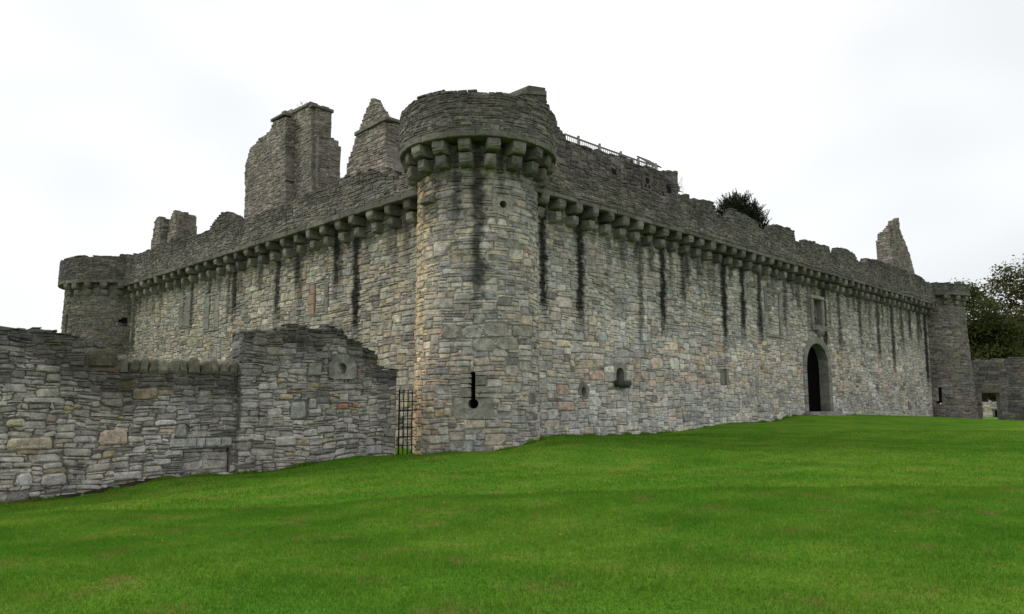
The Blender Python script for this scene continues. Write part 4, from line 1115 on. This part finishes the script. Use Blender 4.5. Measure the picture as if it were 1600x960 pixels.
for (b, c) in gbigs:
    g = .012; q = min(b[2]-b[0], b[3]-b[1])
    p = [(b[0]+g+q*.2, b[1]+g), (b[2]-g-q*.12, b[1]+g+q*.03), (b[2]-g, b[1]+g+q*.15), (b[2]-g-q*.05, b[3]-g-q*.25), (b[2]-g-q*.2, b[3]-g), (b[0]+g+q*.3, b[3]-g-q*.04), (b[0]+g+q*.08, b[3]-g-q*.2), (b[0]+g, b[1]+g+q*.2)]
    v, f, wv = block(GL, p, .09, -.05, .045); mesh('stone', v, f, MAT_GARDEN, t, [c]*len(v), wv)
xw = lint[0]
for k in range(4):
    x2 = lint[0]+(lint[2]-lint[0])*(.42, .56, .82, 1.0)[k]; v, f, wv = block(GL, rect(xw+.01, lint[1]+.01, x2-.01, lint[3]-.01), .06, -.1, .02); mesh('lintel_stone', v, f, MAT_GARDEN, t, [(.27, .265, .26)]*len(v), wv); xw = x2
rubble(t, GL.off(-.10), reces[0], reces[2], reces[1]-.6, reces[3], lambda u, v: True, 'garden', MAT_GARDEN, .16, .11, SIZES, None, (.02, .05), core=lambda u, v: True, T=.4, seed=95, limit=20, rname='infill_rubble', cname='infill_core')
# upright coping stones
random.seed(97); u = GL.inv(187, 580)[0]; ue = xs_step-.02; zc = GL.inv(280, 582)[1]
while u < ue:
    wd = random.uniform(.16, .30); wd = min(wd, ue-u+.03); h = random.uniform(.30, .42); lean = random.uniform(-.05, .05)
    p = [(u+.012, zc-.03), (u+wd-.012, zc-.03), (u+wd-.01+lean, zc+h*.7), (u+wd*.75+lean, zc+h), (u+wd*.3+lean, zc+h*random.uniform(.92, 1)), (u+.01+lean, zc+h*.7)]
    v, f, wv = closed_block(GL, p, .07+random.uniform(-.03, .03), -.72, .05); k = random.uniform(.6, 1.2)
    mesh('coping_stone', v, f, MAT_GARDEN, t, [(.125*k, .120*k, .098*k)]*len(v), wv); u += wd
# raised stretch
t = thing('garden_wall', 'raised ruined stretch of garden wall with a round hole, next to the gate', 'wall', PG.pt((xs_step+x_end)/2, gz(*PG.pt((xs_step+x_end)/2, 0, 0)[:2]), 0))
hi_top = px_top(PG, [(374, 536), (380, 521), (394, 517), (422, 512), (440, 508), (456, 511), (478, 511), (503, 514), (512, 510), (522, 514), (537.5, 518), (544, 523), (565.6, 533), (569, 539), (578, 543), (587.5, 556), (590.6, 573), (622, 576)], 0)
htopf = lambda u: lerp_line(hi_top, u)+steps(u, 9., .34, .13)
lun = PG.inv(534, 576); lu = big_rect(PG, 515, 557, 555, 593)
gb2 = [(big_rect(PG, 429, 681, 462, 698), (.32, .30, .30)), (big_rect(PG, 480, 567, 503, 588), (.17, .165, .16)), (big_rect(PG, 527, 630, 544, 640), (.26, .13, .085)), (big_rect(PG, 549, 629, 559, 638), (.25, .13, .085)), (big_rect(PG, 453, 610, 471, 614), (.24, .15, .11)),
       (big_rect(PG, 570, 695, 596, 711), (.23, .235, .25)), (big_rect(PG, 403, 650, 428, 668), (.20, .195, .185)), (big_rect(PG, 452, 627, 478, 656), (.21, .207, .20)), (big_rect(PG, 481, 622, 494, 639), (.27, .265, .26))]
def hi_in(u, v):
    if (v > lun[1]-.3 and ((u-lun[0])/.46)**2+((v-lun[1])/.42)**2 < 1) or (lun[1]-.32 < v <= lun[1] and abs(u-lun[0]) < .44): return False
    if any(in_r(b[0], u, v) for b in gb2): return False
    return v < htopf(u)
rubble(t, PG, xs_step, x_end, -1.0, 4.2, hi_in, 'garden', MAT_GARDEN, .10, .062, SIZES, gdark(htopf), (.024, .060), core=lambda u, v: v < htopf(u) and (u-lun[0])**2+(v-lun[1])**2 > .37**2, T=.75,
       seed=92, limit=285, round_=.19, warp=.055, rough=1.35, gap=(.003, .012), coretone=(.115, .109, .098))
for (b, c) in gb2:
    g = .012; q = min(b[2]-b[0], b[3]-b[1])
    p = [(b[0]+g+q*.1, b[1]+g), (b[2]-g-q*.08, b[1]+g+q*.03), (b[2]-g, b[1]+g+q*.12), (b[2]-g-q*.03, b[3]-g-q*.15), (b[2]-g-q*.15, b[3]-g), (b[0]+g+q*.12, b[3]-g-q*.05), (b[0]+g+q*.04, b[3]-g-q*.15), (b[0]+g, b[1]+g+q*.1)]
    v, f, wv = block(PG, p, .08, -.05, .035); mesh('stone', v, f, MAT_GARDEN, t, [c]*len(v), wv)
G = Geo(); n = 16; oo = []; ii = []
for k in range(n):
    a = 2*math.pi*k/n; x, y = math.cos(a), math.sin(a)
    oo.append((lun[0]+.45*x, lun[1]+(.41*y if y > 0 else max(.45*y*1.6, -.31)))); ii.append((lun[0]+.15*x-.02, lun[1]+.165*y))
V = [PG.pt(*p, -.05) for p in oo]+[PG.pt(*p, .09) for p in oo]+[PG.pt(p[0], p[1], .07) for p in ii]+[PG.pt(lun[0]+(p[0]-lun[0])*2.1, lun[1]+(p[1]-lun[1])*2.0, -.72) for p in ii]
F = []
for r_ in range(3): F += [(r_*n+i, r_*n+(i+1) % n, (r_+1)*n+(i+1) % n, (r_+1)*n+i) for i in range(n)]
G.add(V, F, (.165, .162, .150), oo+oo+ii+ii); G.out('carved_hole_stone', MAT_GARDEN, t)
# end face of the wall at the gate
PE = Plane(PG.pt(x_end, 0, 0), (-PG.N[0], -PG.N[1]))
rubble(t, PE, 0, .75, -.6, htopf(x_end-.05)-.05, lambda u, v: True, 'garden', MAT_GARDEN, .11, .075, SIZES, lambda u, v: .9, (.01, .03), seed=93, limit=30, rname='end_rubble')

PE2 = Plane(PG.pt(xs_step, 0, -.75), PG.N)
rubble(t, PE2, 0, .78, 1.6, htopf(xs_step+.03)+.02, lambda u, v: True, 'garden', MAT_GARDEN, .11, .075, SIZES, lambda u, v: .5, (.01, .03), seed=94, limit=20, rname='end_rubble')

# bare soil under the foot of the low stretch
MAT_SOIL = plain_mat('bare_soil', (0.030, 0.022, 0.014), .95, 7, .5)
G = Geo(); ua, ub = GL.inv(40, 765)[0], GL.inv(262, 742)[0]; nn = 40; rnd = random.Random(3); row = []
for i in range(nn+1):
    u = ua+(ub-ua)*i/nn; w1 = (.20+.16*math.sin(i*.7)+rnd.uniform(-.07, .07))*math.sin(math.pi*min(1, max(0, i/nn)))+.02
    for d in (-.03, w1*.5, w1):
        p = GL.pt(u, 0, d); row.append((p[0], p[1], gz(p[0], p[1])+(.07 if d < 0 else .055 if d < w1 else -.01)))
G.add(row, [(3*i+k, 3*i+k+1, 3*i+k+4, 3*i+k+3) for i in range(nn) for k in range(2)])
so = G.out('bare_soil', MAT_SOIL); so['kind'] = 'structure'; so['label'] = 'strip of dark bare soil at the foot of the low garden wall'

# ================================================================== iron gate
g0 = Vector(PG.pt(x_end+.16, 0, -.30)); g1 = Vector((-3.03, 24.25, 0)); gb = gz(-3.4, 23.6)-.02
g0 = Vector((-3.50, 23.74, 0)); 
t = thing('iron_gate', 'black wrought iron grille gate between the garden wall and the near tower', 'gate', (g0.x, g0.y, gb))
GH = 2.0; nb = 5
for k in range(nb):
    p = g0.lerp(g1, k/(nb-1)); G = Geo(); tube(G, (p.x, p.y, gb), (p.x, p.y, gb+GH+random.uniform(-.03, .03)), .019 if 0 < k < nb-1 else .028, .017 if 0 < k < nb-1 else .026, 6); G.out('upright_bar', MAT_IRON, t)
for k in range(7):
    z = gb+.30+k*.27; G = Geo(); bar(G, (g0.x, g0.y, z), (g1.x, g1.y, z), .022, .03); G.out('cross_bar', MAT_IRON, t)
for k, z in enumerate((gb+.45, gb+1.6)):
    G = Geo(); d = (g1-g0).normalized(); bar(G, (g1.x, g1.y, z), (g1.x+d.x*.25, g1.y+d.y*.25, z), .03, .06); G.out('hinge', MAT_IRON, t)

# ================================================================== right garden wall and what lies beyond
PW = Plane((32.4, 57.7), (1.0, -.25))
MAT_RGW = stone_mat('far_garden_rubble', (), .35, .25, .85)
wtop = px_top(PW, [(1490, 565), (1512, 563.5), (1560, 560.5), (1600, 558), (1760, 549)], 0); wtf = lambda u: lerp_line(wtop, u)+steps(u, 7, .6, .10)
wd = (*PW.inv(1535, 660), *PW.inv(1562, 613.5))
t = thing('garden_wall', 'dark garden wall running right from the distant right tower, with a square doorway', 'wall', PW.pt(5, gz(*PW.pt(5, 0, 0)[:2]), 0))
win = lambda u, v: v < wtf(u) and not in_r(wd, u, v)
rubble(t, PW, .2, 15, -.5, 5.6, win, 'garden', MAT_RGW, .17, .105, SIZES, lambda u, v: .80, (.02, .06), core=win, T=.7, seed=101, limit=220)
dressed('lintel', PW, rect(wd[0]-.25, wd[3]-.03, wd[2]+.25, wd[3]+.18), .05, -.7, MAT_CORBEL, t)
PF = Plane((37.5, 76.0), (1, 0))
t = thing('boundary_wall', 'pale yellow stone wall with a small doorway seen through the far garden doorway', 'wall', PF.pt(14, gz(51, 76), 0))
MAT_PALE = stone_mat('pale_far_rubble', (), .08, .1, 1.35)
fd = (*PF.inv(1555.5, 665), *PF.inv(1575, 641.5)); _, ft = PF.inv(1548, 628)
fin = lambda u, v: v < ft and not in_r(fd, u, v, .12)
rubble(t, PF, 6, 24, -.4, ft+.1, fin, 'left', MAT_PALE, .2, .13, SIZES, lambda u, v: 1.25, (.02, .05), core=lambda u, v: v < ft and not in_r(fd, u, v), T=.6, seed=103, limit=60)
for r_, nm in (((fd[0]-.16, fd[1], fd[0], fd[3]), 'door_jamb'), ((fd[2], fd[1], fd[2]+.16, fd[3]), 'door_jamb'), ((fd[0]-.2, fd[3], fd[2]+.2, fd[3]+.2), 'door_lintel')):
    dressed(nm, PF, rect(*r_), .06, -.5, MAT_STRING, t)
dressed('dark_doorway_back', PF, rect(fd[0], fd[1], fd[2], fd[3]), -.4, -.5, MAT_DARK, t)  # dark sheet paints the shade inside the far doorway

# ================================================================== trees
MAT_BARK = plain_mat('dark_bark', (0.045, 0.038, 0.030), .9, 3, .35)
MAT_LEAF = leaf_mat('autumn_leaf', (0.046, 0.062, 0.013), (0.082, 0.076, 0.017), (0.125, 0.072, 0.020), .35)
MAT_LEAF2 = leaf_mat('green_leaf', (0.044, 0.064, 0.014), (0.068, 0.076, 0.017), (0.10, 0.074, 0.020), .4)
MAT_YEW = leaf_mat('yew_leaf', (0.016, 0.026, 0.011), (0.026, 0.036, 0.014), (0.040, 0.045, 0.018), 1.2)
def tree(label, base, H, lobes, ntips, nleaf, lsize, seed, mat, spread=.95, trunk_r=.38, group=None):
    """a broad-leaved tree: limbs grown tip by tip, leaves in clumps at the twig ends"""
    rnd = random.Random(seed); bz = gz(base[0], base[1])-.1
    t = thing('broadleaf_tree', label, 'tree', (base[0], base[1], bz), group)
    nodes = [Vector((base[0], base[1], bz+k*H*.05)) for k in range(8)]
    rad = [trunk_r*(1-.07*k) for k in range(8)]
    G = Geo()
    for k in range(7): tube(G, nodes[k], nodes[k+1], rad[k], rad[k+1], 8)
    tips = []
    for _ in range(ntips):
        lb = rnd.choices(lobes, [l[6]*1.0 for l in lobes])[0]
        while True:
            d = Vector((rnd.uniform(-1, 1), rnd.uniform(-1, 1), rnd.uniform(-1, 1)))
            if .2 < d.length < 1: break
        d = d*(.55+.45*rnd.random()) if rnd.random() < .35 else d.normalized()*rnd.uniform(.72, 1.0)
        tips.append((Vector((base[0]+lb[0]+d.x*lb[3], base[1]+lb[1]+d.y*lb[4], bz+lb[2]+d.z*lb[5])), lb[7]))
    tips.sort(key=lambda q: (q[0]-nodes[6]).length)
    ends = []
    for (p, dens) in tips:
        best = min(range(3, len(nodes)), key=lambda i: (nodes[i]-p).length+(.8 if nodes[i].z > p.z+.5 else 0))
        a = nodes[best]; L_ = (p-a).length; k = max(1, int(L_/1.3)); pr = min(rad[best]*.72, .05+L_*.03); last = a; r0 = pr
        for i in range(1, k+1):
            q = a.lerp(p, i/k)+Vector((rnd.uniform(-.2, .2), rnd.uniform(-.2, .2), rnd.uniform(-.1, .2)))*(i < k)
            r1 = max(.02, pr*(1-.75*i/k)); tube(G, last, q, r0, r1, 5); nodes.append(q); rad.append(r1); last = q; r0 = r1
        ends.append((p, dens))
    G.out('trunk', MAT_BARK, t)
    V = []; F = []
    for (p, dens) in ends:
        for _ in range(int(nleaf*dens*rnd.uniform(.4, 1.5))):
            o = Vector((rnd.gauss(0, 1), rnd.gauss(0, 1), rnd.gauss(0, .62)))*spread*.55
            c = p+o; s = lsize*rnd.uniform(.6, 1.35)
            a = Vector((rnd.gauss(0, 1), rnd.gauss(0, 1), rnd.gauss(0, .6))).normalized(); b = a.orthogonal().normalized()
            b = (b+a.cross(b)*rnd.uniform(-1, 1)).normalized(); k = len(V)
            V += [tuple(c-a*s), tuple(c+b*s*.55), tuple(c+a*s), tuple(c-b*s*.55)]; F.append((k, k+1, k+2, k+3))
    mesh('crown', V, F, mat, t)
# lobes: dx, dy, z, rx, ry, rz, share of twigs, leaf density
def bx(px, depth): return ((px-800)/1196*depth, depth)
tree('tall thinning autumn tree behind the far garden wall, sky showing through its top', bx(1594, 84), 17, [(-1.6, 0, 6.0, 6.4, 4.5, 3.8, 5, 1.3), (0.2, 0, 11.6, 5.4, 4, 3.0, 3.4, .55), (3, 0, 15.4, 4.6, 3.5, 2.2, 2.2, .6), (5, 0, 9, 5, 4, 5, 2, 1.0)], 440, 130, .165, 7, MAT_LEAF, 1.1)
tree('spreading tree with open branches right behind the distant right tower', bx(1540, 78), 13, [(-.4, 0, 10.4, 3.0, 2.6, 2.2, 2.6, .40), (-.2, 0, 5.6, 3.6, 3, 3.4, 4, 1.35), (-1.6, 0, 12.9, 1.6, 1.5, .7, .8, .9), (1.2, 0, 8.8, 2.8, 2.4, 1.8, 1.8, .75)], 310, 130, .15, 8, MAT_LEAF2, .95)
tree('dense lower tree filling the gap above the far garden wall at the right edge', bx(1640, 92), 13, [(-3, 0, 5.5, 8, 4.5, 4.2, 5, 1.3), (-4, 0, 9.5, 6, 4, 2.5, 2, .9)], 300, 130, .17, 9, MAT_LEAF, 1.1)
# undergrowth beyond the pale wall
tree('low bush tree beyond the pale boundary wall', bx(1560, 96), 6, [(0, 0, 3.2, 4.5, 3, 2.2, 1, 1.1)], 70, 50, .18, 10, MAT_LEAF2, .85, .15)

# yew in the courtyard, only its head shows over the parapet
cY = PLR.off(-4.0); yu, yz = cY.inv(1153, 331); yp = cY.pt(yu, 0, 0)
t = thing('yew_tree', 'dark spiky yew tree head rising behind a gap in the right parapet', 'tree', (yp[0], yp[1], .4))
rnd = random.Random(12); G = Geo(); tube(G, (yp[0], yp[1], .4), (yp[0], yp[1], yz-.5), .28, .12, 8)
V = []; F = []
def shoot(o, d, ln):
    side = d.cross(Vector((rnd.gauss(0, 1), rnd.gauss(0, 1), rnd.gauss(0, 1)))).normalized()
    tube(G, o, o+d*ln*.8, .014, .005, 3)
    n = int(ln*46)
    for i in range(n):
        c = o+d*(ln*i/n); s = (.10+.06*rnd.random())*(1.15-.6*i/n)
        e = (d*.7+Vector((rnd.gauss(0, 1), rnd.gauss(0, 1), rnd.gauss(0, 1))).normalized()).normalized()*s
        w_ = e.cross(Vector((rnd.gauss(0, 1), rnd.gauss(0, 1), rnd.gauss(0, 1)))).normalized()*.022; k = len(V)
        V.extend([tuple(c-w_), tuple(c+w_), tuple(c+e)]); F.append((k, k+1, k+2))
lobes = [(-1.45, 0, -.35, .45, .5, .55, 110), (-.85, .1, -.15, .5, .6, .8, 190), (-.1, -.1, -.45, .6, .7, .8, 170), (.25, 0, .15, .42, .5, .95, 200), (1.0, .0, -.35, .5, .6, .7, 170), (1.45, .1, .0, .38, .5, .85, 160),
         (2.35, .2, -1.0, .45, .5, 1.2, 230), (.2, 0, -1.3, 1.6, 1.2, .8, 260), (.1, 0, -2.6, 1.8, 1.5, 1.4, 160)]
for (du, dd, dz, ru, rd_, rz_, n) in lobes:
    for _ in range(n):
        q = Vector((rnd.gauss(0, 1), rnd.gauss(0, 1), rnd.gauss(0, 1))).normalized(); m_ = rnd.uniform(.3, .95)
        o = Vector(cY.pt(yu+du+q.x*ru*m_, yz+dz+q.z*rz_*m_, dd+q.y*rd_*m_))
        out_ = Vector(cY.pt(q.x, q.z, q.y))-Vector(cY.pt(0, 0, 0)); d = (out_*.8+Vector((0, 0, .75))+Vector((rnd.gauss(0, .3), rnd.gauss(0, .3), rnd.gauss(0, .2)))).normalized()
        shoot(o, d, rnd.uniform(.35, .75))
G.out('trunk', MAT_BARK, t); mesh('crown', V, F, MAT_YEW, t)
# bare twigs at the broken end of the tower-house wall
cT = PLR.off(-1.0); bu, bz_ = cT.inv(1060, 292); bp = cT.pt(bu, bz_, 0)
t = thing('bare_shrub', 'small leafless shrub growing from the end of the tower house wall', 'shrub', bp)
G = Geo(); rnd = random.Random(4)
for k in range(11):
    d = Vector((VR[0]*.8, VR[1]*.8, rnd.uniform(-.15, 1.0))).normalized(); o = Vector(bp)+Vector((0, 0, rnd.uniform(-.25, .2))); ln = rnd.uniform(.35, .75)
    m1 = o+d*ln*.5; tube(G, o-d*.25, m1, .010, .007, 4); tube(G, m1, m1+(d+Vector((0, 0, .25))).normalized()*ln*.5, .007, .003, 4); tube(G, m1, m1+(d-Vector((0, 0, .3))).normalized()*ln*.4, .006, .003, 4)
G.out('twigs', MAT_BARK, t)
# tuft on the tall chimney
tu, tz = cB.inv(474, 166); tp_ = cB.pt(tu, tz, -.2)
t = thing('wall_plant', 'dry grass tuft on top of the tall chimney stack', 'plant', tp_)
V = []; F = []
for k in range(46):
    o = Vector(tp_)+Vector((rnd.uniform(-.7, .7)*VL[0], rnd.uniform(-.7, .7)*VL[1], -.02)); h = rnd.uniform(.1, .34); l = Vector((rnd.gauss(0, .1), rnd.gauss(0, .1), h)); i = len(V)
    V += [tuple(o-Vector((.015, 0, 0))), tuple(o+Vector((.015, 0, 0))), tuple(o+l)]; F.append((i, i+1, i+2))
mesh('blades', V, F, MAT_LEAF2, t)
